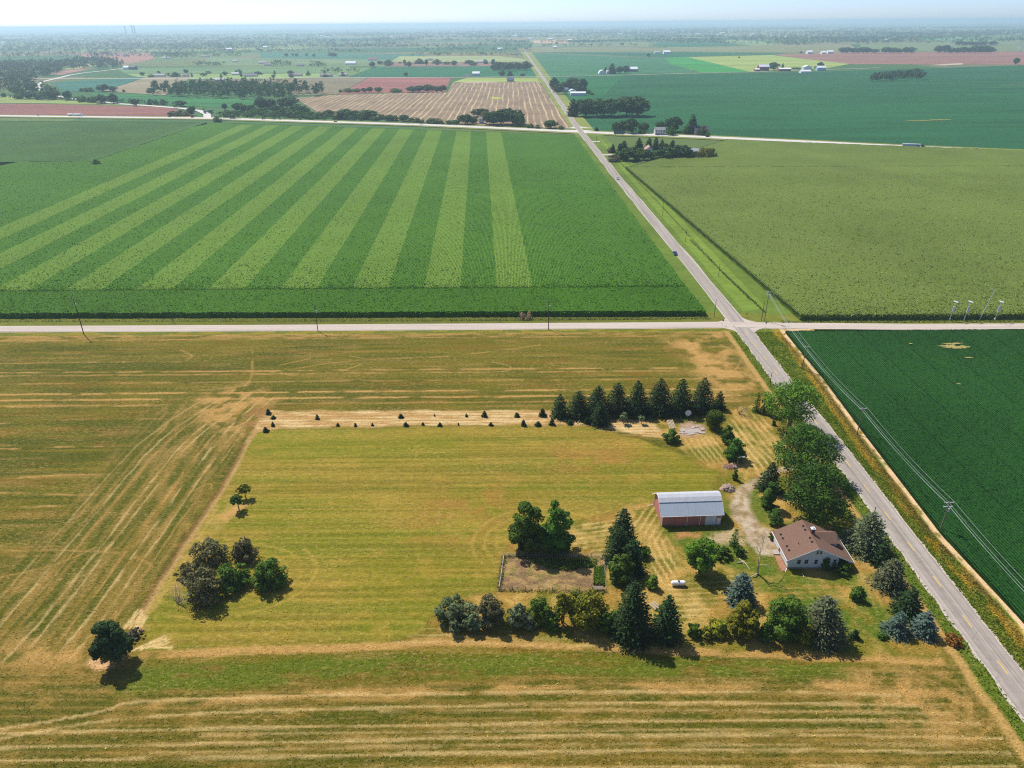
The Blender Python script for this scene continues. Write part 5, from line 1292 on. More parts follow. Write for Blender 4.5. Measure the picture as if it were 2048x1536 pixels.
segs = [([(-0.4, 3.36), (0, 3.68), (2.4, 5.58)], M_STEEL, 0.0), ([(2.3, 5.56), (3.4, 6.25), (BD / 2, 6.55)], M_STEELW, 0.10), ([(BD / 2, 6.551), (BD - 3.4, 6.25), (BD - 2.3, 5.56)], M_STEELW, 0.10), ([(BD - 2.4, 5.58), (BD, 3.68), (BD + .4, 3.36)], M_STEEL, 0.0)]
NP = 18
for pr, mt, up in segs:
    for k in range(NP):
        xa = -0.55 + (BL + 1.1) * k / NP; xb = -0.55 + (BL + 1.1) * (k + 1) / NP - 0.012
        dz = up + 0.02 * (k % 2) + 0.004 * ((k * 7) % 5)
        m_ = MB(); top = [(y, z + dz + 0.06) for y, z in pr]
        m_.prism([(y, z + dz) for y, z in pr] + top[::-1], 'x', xa, xb)
        if br_ is None:
            br_ = m_.build('roof', mt, bn)
        else: m_.build('roof_panel', mt, br_)
for xe in (-0.60, BL + 0.56):                                    # white barge boards on both gable arches
    m_ = MB(); full2 = [(-0.42, 3.26)] + [(y, z + 0.06) for y, z in full] + [(BD + .42, 3.26)]
    for (y0, z0), (y1, z1) in zip(full2[:-1], full2[1:]):
        m_.prism([(y0, z0 - .08), (y1, z1 - .08), (y1, z1 + .2), (y0, z0 + .2)], 'x', xe, xe + .045)
    m_.build('barge_board', M_TRIM, br_)
MB().box(-0.55, BL + .55, -0.53, -0.42, 3.24, 3.38).build('gutter', M_TRIM, br_)
for x in (-0.04, BL - .1): MB().box(x, x + .14, -0.06, -0.004, 0, 3.4).build('corner_trim', M_TRIM, bn)
MB().box(3.0, 9.9, -0.12, -0.05, 3.02, 3.2).build('door_rail', M_TRIM, bn)
for x0_, x1_ in ((3.3, 6.5), (6.6, 9.8)):
    d_ = MB().box(x0_, x1_, -0.1, -0.045, 0.05, 3.0).build('sliding_door', M_RED, bn)
    MB().box(x1_ - .16, x1_, -0.14, -0.104, 0.05, 3.0).build('door_edge', M_TRIM, d_)
d_ = MB().box(11.1, 13.9, -0.06, -0.01, 0.05, 2.75).build('garage_door', plain('garage_door_paint', S(226, 232, 238), .5, .3, .06), bn)
for k in range(1, 4): MB().box(11.1, 13.9, -0.075, -0.063, 0.05 + k * .68, 0.08 + k * .68).build('panel_joint', M_GALV, d_)
d_ = MB().box(14.1, 14.95, -0.06, -0.01, 0.05, 2.1).build('door', M_TRIM, bn)
MB().box(14.75, 14.82, -0.1, -0.063, 1.0, 1.1).build('handle', M_BLACK, d_)
MB().box(-0.05, -0.01, 3.6, 4.3, 4.2, 5.0).build('loft_window', M_TRIM, bn)
MB().tube([(-0.3, BD - .1, 3.3), (-0.2, BD - .1, .5), (-0.7, BD - .2, 0.15), (-1.6, BD - .3, .08)], 0.09, 6).build('downspout', M_TRIM, bn)

# ------------------------------------------------------------------ yard things
p = at(1357, 1174)
pt = thing('propane_tank', 'white horizontal propane tank on the dry lawn', 'tank', (p[0], p[1] + .4, 0))
tk = MB().tube([(-1.7, 0, .85), (-1.6, 0, .85), (-1.3, 0, .85), (1.3, 0, .85), (1.6, 0, .85), (1.7, 0, .85)], [0.12, 0.38, 0.55, 0.55, 0.38, 0.12], 14).build('tank', M_TRIM, pt)
MB().tube([(0, 0, 1.36), (0, 0, 1.62)], [0.24, 0.2], 8).build('dome_lid', plain('grey_paint', S(120, 122, 124)), pt)
for x in (-0.95, 0.95): MB().box(x - .1, x + .1, -.42, .42, 0, .42).build('foot', M_CONC, pt)
fc = PX([(1008,1113),(1207,1114),(1212,1184),(998,1181)])
gf = thing('garden_fence', 'low post and wire fence around the vegetable plot', 'fence', (fc[0][0], fc[0][1], 0))
o0 = np.array((fc[0][0], fc[0][1]))
for a, b in zip(fc, fc[1:] + fc[:1]):
    n_ = max(2, int(np.hypot(*(b - a)) / 3.0))
    for k in range(n_):
        q = a + (b - a) * k / n_ - o0
        MB().tube([(q[0], q[1], -.1), (q[0], q[1], 1.25)], 0.07, 5).build('post', M_POLED, gf)
    a2, b2 = a - o0, b - o0
    wm = MB()
    for z in (0.4, 0.75, 1.1): wm.tube([(a2[0], a2[1], z), (b2[0], b2[1], z)], 0.015, 3)
    wm.build('wire', M_GALV, gf)
rng = np.random.default_rng(31)
def plants(name, label, polys, n, size, colA, colB, zmax, along=None):
    P = []
    for pl in polys:
        pts = PX(pl); A = np.array(pts); lo, hi = A.min(0), A.max(0)
        x, y = rng.uniform(lo[0], hi[0], n), rng.uniform(lo[1], hi[1], n); k = in_poly(pts, x, y)
        P.append(np.stack([x[k], y[k], rng.random(k.sum()) * zmax], 1))
    if along is not None:
        for a, b in along:
            a, b = np.array(at(*a)), np.array(at(*b)); t_ = rng.random(n)[:, None]
            q = a + (b - a) * t_ + rng.normal(0, 0.3, (n, 2)); P.append(np.concatenate([q, rng.random((n, 1)) * zmax], 1))
    P = np.vstack(P); V = leaf_quads(P, size, rng)
    me = np_mesh(name, V, np.arange(len(V)).reshape(-1, 4), leaf_mat(name + '_leaf', colA, colB, 0.3), {'tint': np.repeat(rng.random(len(P)), 4)})
    return tag(put(bpy.data.objects.new(name, me)), label, 'plants', kind='stuff')
plants('vegetable_plants', 'bright green vegetables in the fenced plot', [[(1050,1118),(1195,1120),(1192,1134),(1130,1142),(1090,1134)], [(1188,1138),(1207,1132),(1210,1172),(1186,1170)]], 2600, 0.4, (0.06, 0.14, 0.01), (0.17, 0.28, 0.03), 0.7)
plants('fence_weeds', 'brownish weeds along the vegetable plot fence', [], 500, 0.3, (0.10, 0.10, 0.03), (0.22, 0.19, 0.07), 0.5, [((1008,1113),(998,1181)), ((998,1181),(1212,1185)), ((1008,1113),(1090,1114))])
plants('corn_edge_weeds', 'pale weeds along the corn edge at the cross road', [], 1500, 0.5, (0.05, 0.10, 0.01), (0.16, 0.21, 0.04), 0.8, [((-40,643),(900,641)), ((900,641),(1420,637)), ((1560,645),(2060,643))])
plants('waterway_weeds', 'darker weeds along the roadside grass strip', [], 700, 0.5, (0.07, 0.11, 0.02), (0.16, 0.18, 0.05), 0.5, [((1530,625),(1445,545)), ((1445,545),(1330,420)), ((1330,420),(1235,320)), ((1500,600),(1380,480))])
plants('dry_corn_stalks', 'dry tan corn stalks at the field entrance', [], 130, 0.6, (0.30, 0.20, 0.09), (0.55, 0.42, 0.22), 2.5, [((1042,637),(1046,634)), ((1056,637),(1060,633)), ((1040,639),(1062,639))])
def heap(name, label, px, py, rx, ry, h, mat, n=40, cat='heap'):
    g = at(px, py); e = thing(name, label, cat, (g[0], g[1], 0))
    k, mrows = 22, 7; V, Q = [], []
    for i in range(mrows + 1):
        f = i / mrows
        for j in range(k):
            a = 2 * math.pi * j / k; rr = (1 - f) * (1 + 0.18 * math.sin(3 * a + px))
            V.append((rx * rr * math.cos(a), ry * rr * math.sin(a), h * (1 - (1 - f) ** 2) * (0.85 + 0.3 * rng.random()) - 0.05 * (i == 0)))
    for i in range(mrows):
        for j in range(k): Q.append((i*k + j, i*k + (j+1) % k, (i+1)*k + (j+1) % k, (i+1)*k + j))
    me = np_mesh(name, V, Q, mat); put(bpy.data.objects.new('mound', me), e)
    for i in range(n):
        a, q = rng.random() * 6.28, rng.random() ** .5 * .95; s = rng.uniform(0.12, 0.38)
        x, y = rx * q * math.cos(a), ry * q * math.sin(a); z = h * (1 - q * q) * 0.9
        v = rng.normal(0, 1, (8, 3)) * s * .12
        b = MB().box(-s, s, -s * .7, s * .7, -s * .5, s * .5); b.v = [tuple(np.array(p_) + w_) for p_, w_ in zip(b.v, v)]
        o = b.build('stone', M_CONC if i % 3 else mat, e, (x, y, z)); o.rotation_euler = (rng.random(), rng.random(), rng.random() * 6)
    return e
heap('rubble_heap', 'greyish rubble heap at the driveway bend behind the barn', 1456, 978, 2.1, 1.6, 1.3, plain('rubble', S(178, 150, 132), .95, .1, .35, 3))
heap('brush_heap', 'brown brush and stone heap under the broad leafy tree', 1462, 934, 2.3, 1.4, 0.9, plain('brush', S(150, 112, 94), .95, .1, .4, 3), 26)
# old foundation slab: broken pieces
sl = thing('broken_slab', 'broken pale concrete slab of an old building before the windbreak', 'slab', (*at(1385, 862), 0))
for k, (dx, dy, sx_, sy_, rz) in enumerate(((0, 0, 2.6, 1.2, .1), (-2.9, .6, 1.1, .9, .5), (2.6, -1.3, 1.0, .5, -.3), (-1.0, -1.9, 1.4, .5, .2), (0.6, 2.1, 1.0, .5, .6), (3.4, 1.0, .7, .6, .2), (-3.6, -1.2, .8, .5, -.4), (1.9, 2.6, .5, .4, 1))):
    b = MB().prism([(-sx_, -sy_), (sx_ * .3, -sy_ * 1.1), (sx_, -sy_ * .6), (sx_ * .9, sy_), (-sx_ * .4, sy_ * .9), (-sx_, sy_ * .5)], 'z', 0.02, 0.16 + .03 * (k % 3)).build('slab_piece', M_CONC, sl, (dx, dy, 0)); b.rotation_euler = (0, 0, rz)
lp = thing('board_stack', 'leaning stack of pale fence boards beside the concrete slab', 'boards', (*at(1346, 858), 0))
for k in range(5):
    b = MB().box(-.12, .12, 0, 4.2, 0, .06).build('board', M_DEAD, lp, (-0.9 + .42 * k, 0, 0.15 + .03 * k)); b.rotation_euler = (0.18, 0, 0.06)
for z in (0.9, 3.1): MB().box(-1.1, 1.0, z, z + .15, .05, .12).build('rail', M_DEAD, lp)
ds = thing('satellite_dish', 'white round dish on a post before the windbreak', 'dish', (*at(1375, 836), 0))
MB().tube([(0, 0, -.1), (0, 0, 2.0)], .06, 6).build('post', M_GALV, ds)
MB().tube([(0, -.05, 2.0), (0, -.12, 2.0), (0, -.3, 2.02)], [0.15, .75, 1.0], 16).build('dish', M_TRIM, ds)
pl = thing('wooden_pallet', 'weathered pallet lying beside the twin hedge spruces', 'pallet', (*at(1309, 1212), 0), 0.5)
for k in range(6): MB().box(-.9, .9, -1 + .36 * k, -.82 + .36 * k, .22, .27).build('slat', M_DEAD, pl)
for x in (-.8, 0, .72): MB().box(x, x + .1, -1.02, 1.02, 0, .215).build('runner', M_DEAD, pl)
gt = thing('garden_table', 'dark wooden table with clutter at the plot corner', 'table', (*at(1196, 1180), 0))
MB().box(-1.2, 1.2, -.5, .5, .7, .78).build('tabletop', M_POLE, gt)
for x in (-1.05, 1.05):
    for y in (-.4, .4): MB().box(x - .05, x + .05, y - .05, y + .05, 0, .7).build('leg', M_POLED, gt)

# ------------------------------------------------------------------ poles, wires, signs
def pole(px, py, top, label, arms=1, transformer=False, lamp=False, name='utility_pole', mat=None, group=None, lean=0.0, ang=0.0, low_arm=False, rad=0.15):
    g = at(px, py); h = max(3.0, z_at(px, top, g[1]))
    e = thing(name, label, 'pole' if not lamp else 'lamp', (g[0], g[1], 0), ang, group)
    MB().tube([(0, 0, -.3), (lean * .5, 0, h * .5), (lean, 0, h)], [rad * 1.15, rad, rad * .8], 8).build('pole', mat or M_POLE, e)
    for k in range(arms):
        z = h - .25 - 1.3 * k
        a = MB().box(lean - 1.2, lean + 1.2, -.07, .07, z, z + .14).build('crossarm', M_GALV if mat is None else M_POLE, e)
        for x in (-1.1, -.35, 1.1): MB().tube([(lean + x, 0, z + .14), (lean + x, 0, z + .36)], [.07, .05], 6).build('insulator', M_GALV, a)
    if transformer: MB().tube([(lean * .8 + .32, -.1, h - 2.9), (lean * .8 + .32, -.1, h - 2.0)], .27, 10).build('transformer', M_GALV, e)
    if lamp:
        MB().tube([(0, 0, h - .3), (.7, 0, h), (1.4, 0, h + .05)], .05, 5).build('lamp_arm', M_GALV, e)
        MB().box(1.1, 1.7, -.15, .15, h - .1, h + .02).build('lamp_head', M_TRIM, e)
    return e, g, h
line_p = []
for px, py, tp, lb, tr in ((1880,1062,1004,'grey utility pole with crossarm and transformer in the sandy field edge',True),(1714,868,816,'grey utility pole with crossarm beside the soybeans opposite the maples',False),(1604,738,693,'grey utility pole with crossarm near the soybean field corner',False),(1529,641,583,'tall pole carrying a transformer at the road junction',True)):
    e, g, h = pole(px, py, tp, lb, 2 if tr else 1, tr); line_p.append((g, h))
e_ = bpy.data.objects.get('utility_pole')
MW = plain('wire_metal', S(178, 186, 182), .4, .5, .05)
wp = list(line_p)
for yy_, lb in ((95.0, 'grey utility pole with crossarm past the rusty shrub corner'), (48.0, 'grey utility pole with crossarm at the near end of the line')):
    e = thing('utility_pole', lb, 'pole', (107.6, yy_, 0))
    MB().tube([(0, 0, -.3), (0, 0, 9.2)], [.17, .12], 8).build('pole', M_POLE, e)
    a = MB().box(-1.2, 1.2, -.07, .07, 8.95, 9.09).build('crossarm', M_GALV, e)
    for x in (-1.1, -.35, 1.1): MB().tube([(x, 0, 9.09), (x, 0, 9.31)], [.07, .05], 6).build('insulator', M_GALV, a)
    wp = [(np.array((107.6, yy_)), 9.2)] + wp
for off, dz, lb in ((-1.1, .12, 'overhead power line wire on the road side of the crossarms'), (-.35, .12, 'overhead power line wire beside the pole tops'), (1.1, .12, 'overhead power line wire on the field side of the crossarms'), (0.12, -1.1, 'lower overhead neutral wire slung below the crossarms')):
    pts = []
    for (a, ha), (b, hb_) in zip(wp[:-1], wp[1:]):
        for k in range(13):
            t_ = k / 12.0
            pts.append((a[0] + (b[0] - a[0]) * t_ + off, a[1] + (b[1] - a[1]) * t_, (ha + (hb_ - ha) * t_) + dz - 0.9 * 4 * t_ * (1 - t_)))
    o = MB().tube(pts, 0.028, 4).build('power_line', MW); tag(o, lb, 'wire')
pole(168, 669, 598, 'tall dark utility pole with fittings and weeds at its foot', 1, True, mat=M_POLED, rad=.17)
pole(636, 662, 612, 'dark wooden pole with a small lamp beside the cross road', 0, True, mat=M_POLED)
pole(1097, 659, 602, 'dark wooden pole with a crossarm in the middle of the cross road', 1, True, mat=M_POLED, rad=.16)
for px, py, tp, lb in ((992,640,610,'slim grey pole in front of the corn headland'),(346,644,624,'short slim pole at the corn edge'),(1428,634,598,'dark pole at the corn corner beside the junction'),(1540,768,744,'dark pole on the verge near the large roadside maple'),(1744,1042,1014,'short dark pole on the verge beside the tallest grey-green spruce'),(1523,641,604,'slim pole with a small panel at the junction'),(1325,432,404,'slim pole on the grass strip, nearest the silver car'),(1371,484,458,'slim pole on the grass strip opposite the blue car'),(1437,552,528,'slim pole on the grass strip near the junction'),(1248,300,288,'thin pole in front of the wooded homestead'),(1193,285,272,'thin pole at the highway junction verge')):
    pole(px, py, tp, lb, 0, False, mat=M_POLED, rad=.11)
pole(1471, 952, 914, 'yard lamp pole beside the brush heap', 0, lamp=True, name='yard_lamp', rad=.1)
pole(1959, 639, 578, 'tall leaning street lamp pole among the solar panel posts', 0, lamp=True, name='street_lamp', mat=M_GALV, lean=2.8, rad=.12)
for px, lb in ((1899,'solar panel post with grey cabinet, end of the row away from the lamp pole'),(1928,'solar panel post with grey cabinet, middle of the row'),(1989,'solar panel post with grey cabinet, beyond the lamp pole')):
    g = at(px, 640); e = thing('solar_post', lb, 'solar post', (g[0], g[1], 0))
    h = z_at(px, 604, g[1])
    MB().tube([(0, 0, -.2), (.6, 0, h)], .1, 6).build('post', M_GALV, e)
    b = MB().box(-.95, .95, -.5, .5, -.05, .05).build('solar_panel', M_TRIM, e, (.6, 0, h + .1)); b.rotation_euler = (.3, .25, 0)
    MB().box(-.15, .75, -.35, -.1, h * .45, h * .75).build('cabinet', M_GALV, e)
    MB().box(-.25, .25, -.2, .2, 0, .9).build('base_box', M_TRIM, e)
def sign(px, py, hgt_, w, col, label, name='road_sign'):
    g = at(px, py); e = thing(name, label, 'sign', (g[0], g[1], 0))
    MB().tube([(0, 0, -.1), (0, 0, hgt_)], .04, 5).build('post', M_GALV, e)
    MB().prism([(w * math.cos(a + math.pi / 8), hgt_ + w * math.sin(a + math.pi / 8)) for a in np.arange(8) * math.pi / 4], 'y', -.07, -.045).build('sign_plate', plain('sign_' + name + str(px), col, .5), e)
sign(1445, 651, 2.4, .4, S(150, 30, 34), 'stop sign on the west corner of the junction')
sign(1531, 656, 2.4, .4, S(120, 124, 126), 'grey sign back on the east corner of the junction')
sign(1492, 634, 1.6, .6, S(226, 190, 40), 'yellow warning sign on the junction verge')
g = at(1238, 271); e = thing('billboard', 'dark green highway billboard on two posts', 'billboard', (g[0], g[1], 0), -.2)
for x in (-4, 4): MB().box(x - .15, x + .15, -.15, .15, -.2, 2).build('post', M_POLE, e)
MB().box(-6, 6, -.2, .2, 1.6, 5.6).build('panel', plain('billboard_green', S(58, 86, 84), .6), e)
MB().box(-5.7, 5.7, -.26, -.21, 1.9, 5.3).build('poster', plain('billboard_face', S(84, 116, 110), .6, .3, .4, .6), e)

# ------------------------------------------------------------------ vehicles
M_TYRE = plain('tyre_rubber', (0.02, 0.02, 0.02), .8, .2, .1)
def wheel(parent, x, y, r=.33, w=.22):
    o = MB().tube([(x, y - w / 2, r), (x, y + w / 2, r)], r, 12).build('wheel', M_TYRE, parent)
    MB().tube([(x, y - w / 2 - .012, r), (x, y + w / 2 + .012, r)], r * .55, 8).build('rim', M_GALV, o)
def car(px, py, ang, col, label, suv=False):
    g = at(px, py); e = thing('car', label, 'car', (g[0], g[1], 0.11), ang)
    cm = plain('car_paint_%d' % px, col, .3, .5, .05)
    ht = 1.75 if suv else 1.45
    MB().prism([(-2.25, .3), (2.25, .3), (2.3, .7), (2.0, .92), (1.0, 1.0), (-1.6, 1.02), (-2.2, .98), (-2.3, .65)], 'y', -.9, .9).build('body', cm, e)
    MB().prism([(1.05, .99), (.35, ht - .06), (-1.3, ht - .06), (-1.9, .99)], 'y', -.78, .78).build('windows', M_GLASS, e)
    MB().prism([(.42, ht - .07), (.25, ht), (-1.25, ht), (-1.4, ht - .07)], 'y', -.72, .72).build('roof', cm, e)
    for x in (-1.4, 1.4):
        for y in (-.82, .82): wheel(e, x, y)
    for y in (-.6, .6):
        MB().box(2.26, 2.33, y - .2, y + .2, .6, .76).build('headlight', M_TRIM, e); MB().box(-2.34, -2.27, y - .2, y + .2, .66, .82).build('tail_light', plain('tail_red', S(150, 24, 24), .4), e)
    return e
UP = math.pi / 2
car(1350, 509, -UP, S(34, 62, 128), 'blue car driving on the main road beside the striped corn')
car(1235, 359, -UP, S(198, 202, 206), 'silver car on the main road near the wooded homestead', True)
def hdir(px):
    a, b = at(px - 30, np.interp(px - 30, [0,430,640,850,1160,1600,2048], [231.5,236.5,243,249.5,263.5,282.5,303.5])), at(px + 30, np.interp(px + 30, [0,430,640,850,1160,1600,2048], [231.5,236.5,243,249.5,263.5,282.5,303.5]))
    return math.atan2(b[1] - a[1], b[0] - a[0])
car(1954, 300.0, hdir(1954), S(236, 238, 240), 'white car on the highway ahead of the semi truck', True)
car(77, 231.2, hdir(77), S(220, 224, 228), 'white car on the highway behind the tanker truck', True)
car(340, 234.2, hdir(340), S(60, 62, 70), 'dark car on the highway near the ploughed field', True)
car(385, 235.4, hdir(385), S(40, 44, 52), 'dark car on the highway nearest the side road junction', True)
car(671, 244.0, hdir(671), S(30, 32, 36), 'black car on the highway beside the scrub')
car(843, 248.8, hdir(843), S(206, 210, 214), 'silver car on the highway before the white house')
def semi(px, py, label, tank=False, cabcol=S(40, 52, 62)):
    g = at(px, py); e = thing('semi_truck', label, 'truck', (g[0], g[1], 0.08), hdir(px))
    cb = plain('cab_%d' % px, cabcol, .35, .5, .05)
    if tank:
        for x0_, x1_ in ((-13, -4.5), (-3.6, 5.5)):
            MB().tube([(x0_, 0, 2.1), (x0_ + .3, 0, 2.1), (x1_ - .3, 0, 2.1), (x1_, 0, 2.1)], [.8, 1.25, 1.25, .8], 12).build('tank', M_TRIM, e)
            MB().box(x0_, x1_, -.5, .5, .7, 1.0).build('chassis', M_BLACK, e)
    else:
        tr = MB().box(-11, 5.2, -1.3, 1.3, 1.15, 4.1).build('trailer', plain('trailer_white', S(216, 222, 226), .5, .3, .06), e)
        MB().box(1.2, 4.2, -1.32, -1.303, 2.5, 3.3).build('trailer_logo', plain('logo_navy', S(60, 78, 110), .6), tr)
        MB().box(-10.8, 5.0, -.5, .5, .8, 1.14).build('chassis', M_BLACK, e)
    MB().prism([(5.9, .5), (10.6, .5), (10.7, 1.9), (8.9, 2.1), (8.4, 3.3), (6.6, 3.9), (5.9, 3.9)], 'y', -1.22, 1.22).build('cab', cb, e)
    MB().prism([(8.95, 2.15), (8.52, 3.2), (8.62, 3.2), (9.05, 2.15)], 'y', -1.05, 1.05).build('windscreen', M_GLASS, e)
    for x in (-9.6, -8.3, 3.4, 6.6, 7.9, 9.9):
        for y in (-1.05, 1.05): wheel(e, x, y, .5, .3)
    return e
semi(1828, 296.4, 'semi truck with long white trailer on the highway')
semi(152, 232.2, 'white double tanker truck on the highway', True, S(226, 228, 230))
g = at(410, 226.5); e = thing('dump_truck', 'dark blue truck waiting at the side road junction', 'truck', (g[0], g[1], .1), 2.1)
MB().box(-5, 1.4, -1.3, 1.3, 1.2, 3.4).build('box_body', plain('truck_navy', S(58, 70, 96), .5), e)
MB().prism([(1.7, .5), (4.4, .5), (4.4, 1.8), (3.6, 3.0), (1.7, 3.0)], 'y', -1.2, 1.2).build('cab', plain('truck_navy', S(58, 70, 96)), e)
for x in (-3.8, -2.6, 3.3):
    for y in (-1.1, 1.1): wheel(e, x, y, .5, .3)

# ------------------------------------------------------------------ other buildings
def building(name, label, px, py, wpx, d, h, roofc, wallc, rise=2.5, win=0, cat='house', group=None, axis='x', ang=0.0, arch=False):
    g = at(px, py); w = wpx * mpp(g[1]); y0 = 0
    e = thing(name, label, cat, (g[0], g[1], -0.45), ang, group)
    key = lambda p, c: plain('%s_%02x%02x%02x' % ((p,) + tuple(int(v * 255) for v in c)), c, .7, .15, .1, .5)
    wm, rm = key('wall', wallc), key('roofing', roofc)
    x0_, x1_ = -w / 2, w / 2
    if arch:
        pr = [(x1_ * math.cos(a), max(0, h * math.sin(a))) for a in np.linspace(0, math.pi, 11)]
        MB().prism([(x * .98, z * .98) for x, z in pr], 'y', 0.1, d - .1).build('wall', wm, e)
        MB().prism(pr + [(x * 1.02, z * 1.02) for x, z in reversed(pr)], 'y', 0, d).build('roof', rm, e)
    elif axis == 'x':
        MB().prism([(0, 0), (d, 0), (d, h), (d / 2, h + rise), (0, h)], 'x', x0_, x1_).build('wall', wm, e)
        r_ = MB().prism([(-.5, h - .1), (d / 2, h + rise + .15), (d / 2, h + rise + .4), (-.5, h + .2)], 'x', x0_ - .5, x1_ + .5).build('roof', rm, e)
        MB().prism([(d / 2 + .01, h + rise + .15), (d + .5, h - .1), (d + .5, h + .2), (d / 2 + .01, h + rise + .4)], 'x', x0_ - .5, x1_ + .5).build('roof_slope', rm, r_)
    else:
        MB().prism([(x0_, 0), (x1_, 0), (x1_, h), (0, h + rise), (x0_, h)], 'y', 0, d).build('wall', wm, e)
        r_ = MB().prism([(x0_ - .5, h - .1), (0, h + rise + .15), (0, h + rise + .4), (x0_ - .5, h + .2)], 'y', -.5, d + .5).build('roof', rm, e)
        MB().prism([(.01, h + rise + .15), (x1_ + .5, h - .1), (x1_ + .5, h + .2), (.01, h + rise + .4)], 'y', -.5, d + .5).build('roof_slope', rm, r_)
    for k in range(win):
        for z in ((1.2,) if h < 5 else (1.2, 4.0)):
            x = x0_ + w * (k + .5) / win
            MB().box(x - .5, x + .5, -.06, -.01, z, z + 1.3).build('window', M_GLASS, e)
    if win: MB().box(x0_ + w * .5 / win + .9, x0_ + w * .5 / win + 1.8, -.05, -.008, 0, 2.1).build('door', M_BRICK, e)
    return e
WH, GR, RD, DK, BL = S(240, 240, 240), S(150, 148, 152), S(150, 74, 66), S(92, 84, 96), S(176, 200, 222)
building('country_house', 'two-storey white house with grey roof at the highway', 1320, 270, 20, 9, 5.6, GR, S(206, 206, 206), 2.6, 4)
building('barn', 'big dark grey barn behind trees at the highway', 1403, 270, 26, 12, 5, DK, S(150, 144, 150), 4.5, cat='barn')
building('country_house', 'brown-roofed house hidden in the wooded homestead', 1299, 310, 16, 10, 5, S(176, 140, 128), WH, 3.2, 3, axis='y')
building('outbuilding', 'low grey-roofed outbuilding in the wooded homestead', 1389, 310, 18, 9, 3.4, S(172, 172, 182), S(180, 180, 184), 2.2, cat='shed')
building('country_house', 'narrow white house among trees at the highway', 963, 247, 9, 9, 5.6, S(150, 140, 136), WH, 2.5, 2)
building('shed', 'long low white shed beside the main road', 1156, 191, 30, 12, 4.4, WH, S(214, 220, 230), 1.8, cat='shed')
building('shed', 'short white shed behind the long low one', 1145, 187, 13, 12, 4.6, WH, WH, 2.6, axis='y', cat='shed')
building('country_house', 'grey house under trees beside the white sheds', 1129, 184, 15, 11, 4.5, S(120, 130, 152), S(180, 180, 190), 3, 3)
building('quonset_shed', 'white round-roofed shed across the soybeans', 1205, 148, 14, 22, 9, WH, WH, cat='shed', arch=True)
building('barn', 'long white barn beside the round-roofed shed', 1265, 143, 20, 20, 6, WH, S(120, 120, 130), 5, cat='barn')
building('country_house', 'small white house between the round-roofed shed and conifers', 1216, 147, 6, 10, 5, WH, WH, 3)
building('barn', 'tall red barn with white roof at the soybean edge', 1528, 141, 20, 18, 9, S(222, 224, 234), RD, 5, cat='barn')
building('lean_to', 'white-roofed lean-to beside the tall red barn', 1515, 142, 9, 14, 4, WH, RD, 2, cat='shed')
building('barn', 'long low red shed with white roof between the barns', 1570, 142, 24, 15, 5, WH, RD, 2.5, cat='barn')
building('barn', 'white barn at the soybean edge, behind its twin', 1615, 140, 16, 15, 7, WH, S(230, 230, 230), 4, cat='barn', axis='y')
building('barn', 'wide white barn in front, at the soybean edge', 1612, 146, 20, 15, 4, WH, WH, 3, cat='barn')
building('barn', 'white-roofed blue-grey barn by the lone round tree', 1643, 141, 17, 15, 7, WH, BL, 4, cat='barn')
building('barn', 'white farm building behind the ploughed field, standing apart', 1620, 108, 10, 20, 8, WH, WH, 4, cat='barn')
building('barn', 'row of white sheds beside the hedge at the ploughed field', 1661, 107, 11, 20, 7, WH, WH, 4, cat='barn', group='far white sheds')
building('barn', 'row of white sheds beside the hedge at the ploughed field', 1648, 108, 9, 20, 6, WH, WH, 4, cat='barn', group='far white sheds')
building('barn', 'white shed on the far crossing road', 1334, 108, 13, 25, 8, WH, WH, 5, cat='barn')
building('country_house', 'grey house beside the white shed on the far crossing road', 1314, 107, 10, 14, 6, S(190, 194, 206), WH, 3)
building('barn', 'white gabled barn beside the winding road', 253, 139, 13, 16, 6, WH, WH, 4, cat='barn')
building('barn', 'dark barn joined to the white one by the winding road', 264, 139.2, 13, 18, 7, DK, DK, 4, cat='barn')
building('country_house', 'dark-roofed house above the striped stubble field', 1021, 163, 14, 12, 4, S(90, 108, 140), S(150, 160, 180), 4)
building('barn', 'white barn among trees beyond the stubble field', 952, 152, 14, 16, 6, WH, S(214, 220, 230), 4, cat='barn')
building('country_house', 'red-roofed house in the far village', 745, 121, 18, 16, 5, S(150, 100, 104), WH, 4)
building('greenhouse', 'bright white tent-roofed building in the far village', 701, 129, 20, 20, 4, WH, WH, 6, cat='building')
for k, (px, py, w) in enumerate(((652,153,24),(686,152,16),(500,153,26),(470,150,14),(590,152,26),(318,153,22),(370,153,10),(438,162,18),(535,131,12),(470,124,10),(600,132,14),(332,117,14),(410,114,16),(525,127,16),(935,154,8),(960,125,14),(935,124,10),(985,126,12),(860,121,10))):
    building('village_house', 'small house with muted roof along the far village road', px, py, w, 12, 3.4, [S(140, 122, 130), S(176, 166, 170), S(120, 110, 124), S(200, 196, 196)][k % 4], S(214, 210, 206), 3, group='far village houses')
rng = np.random.default_rng(77)
for k, (px, py, w) in enumerate([(455,101,18),(531,97,10),(8,87,10),(165,82,6),(320,70,8),(340,70,10),(222,68,10),(170,71,12),(1140,82,8),(1162,74,6),(1240,70,8),(1310,64,6),(1445,67,8),(1548,72,8),(1573,75,5),(1505,70,6),(1826,57,9),(1858,57,6),(1825,60,6),(2002,45,8),(1964,44,6),(1850,52,7),(640,73,12),(655,76,12),(600,74,10),(780,76,9),(905,72,9),(1030,73,10),(1060,79,8),(1100,80,12),(1200,62,8),(1395,70,8),(1700,60,8),(1770,82,10),(1780,80,6),(1660,64,6),(248,113,4),(1000,101,10),(1110,97,8)]):
    building('far_building', 'tiny white building scattered over the hazy far plain', px, py, w, 20, 8, WH, WH, 4, group='white buildings on the far plain', cat='building')
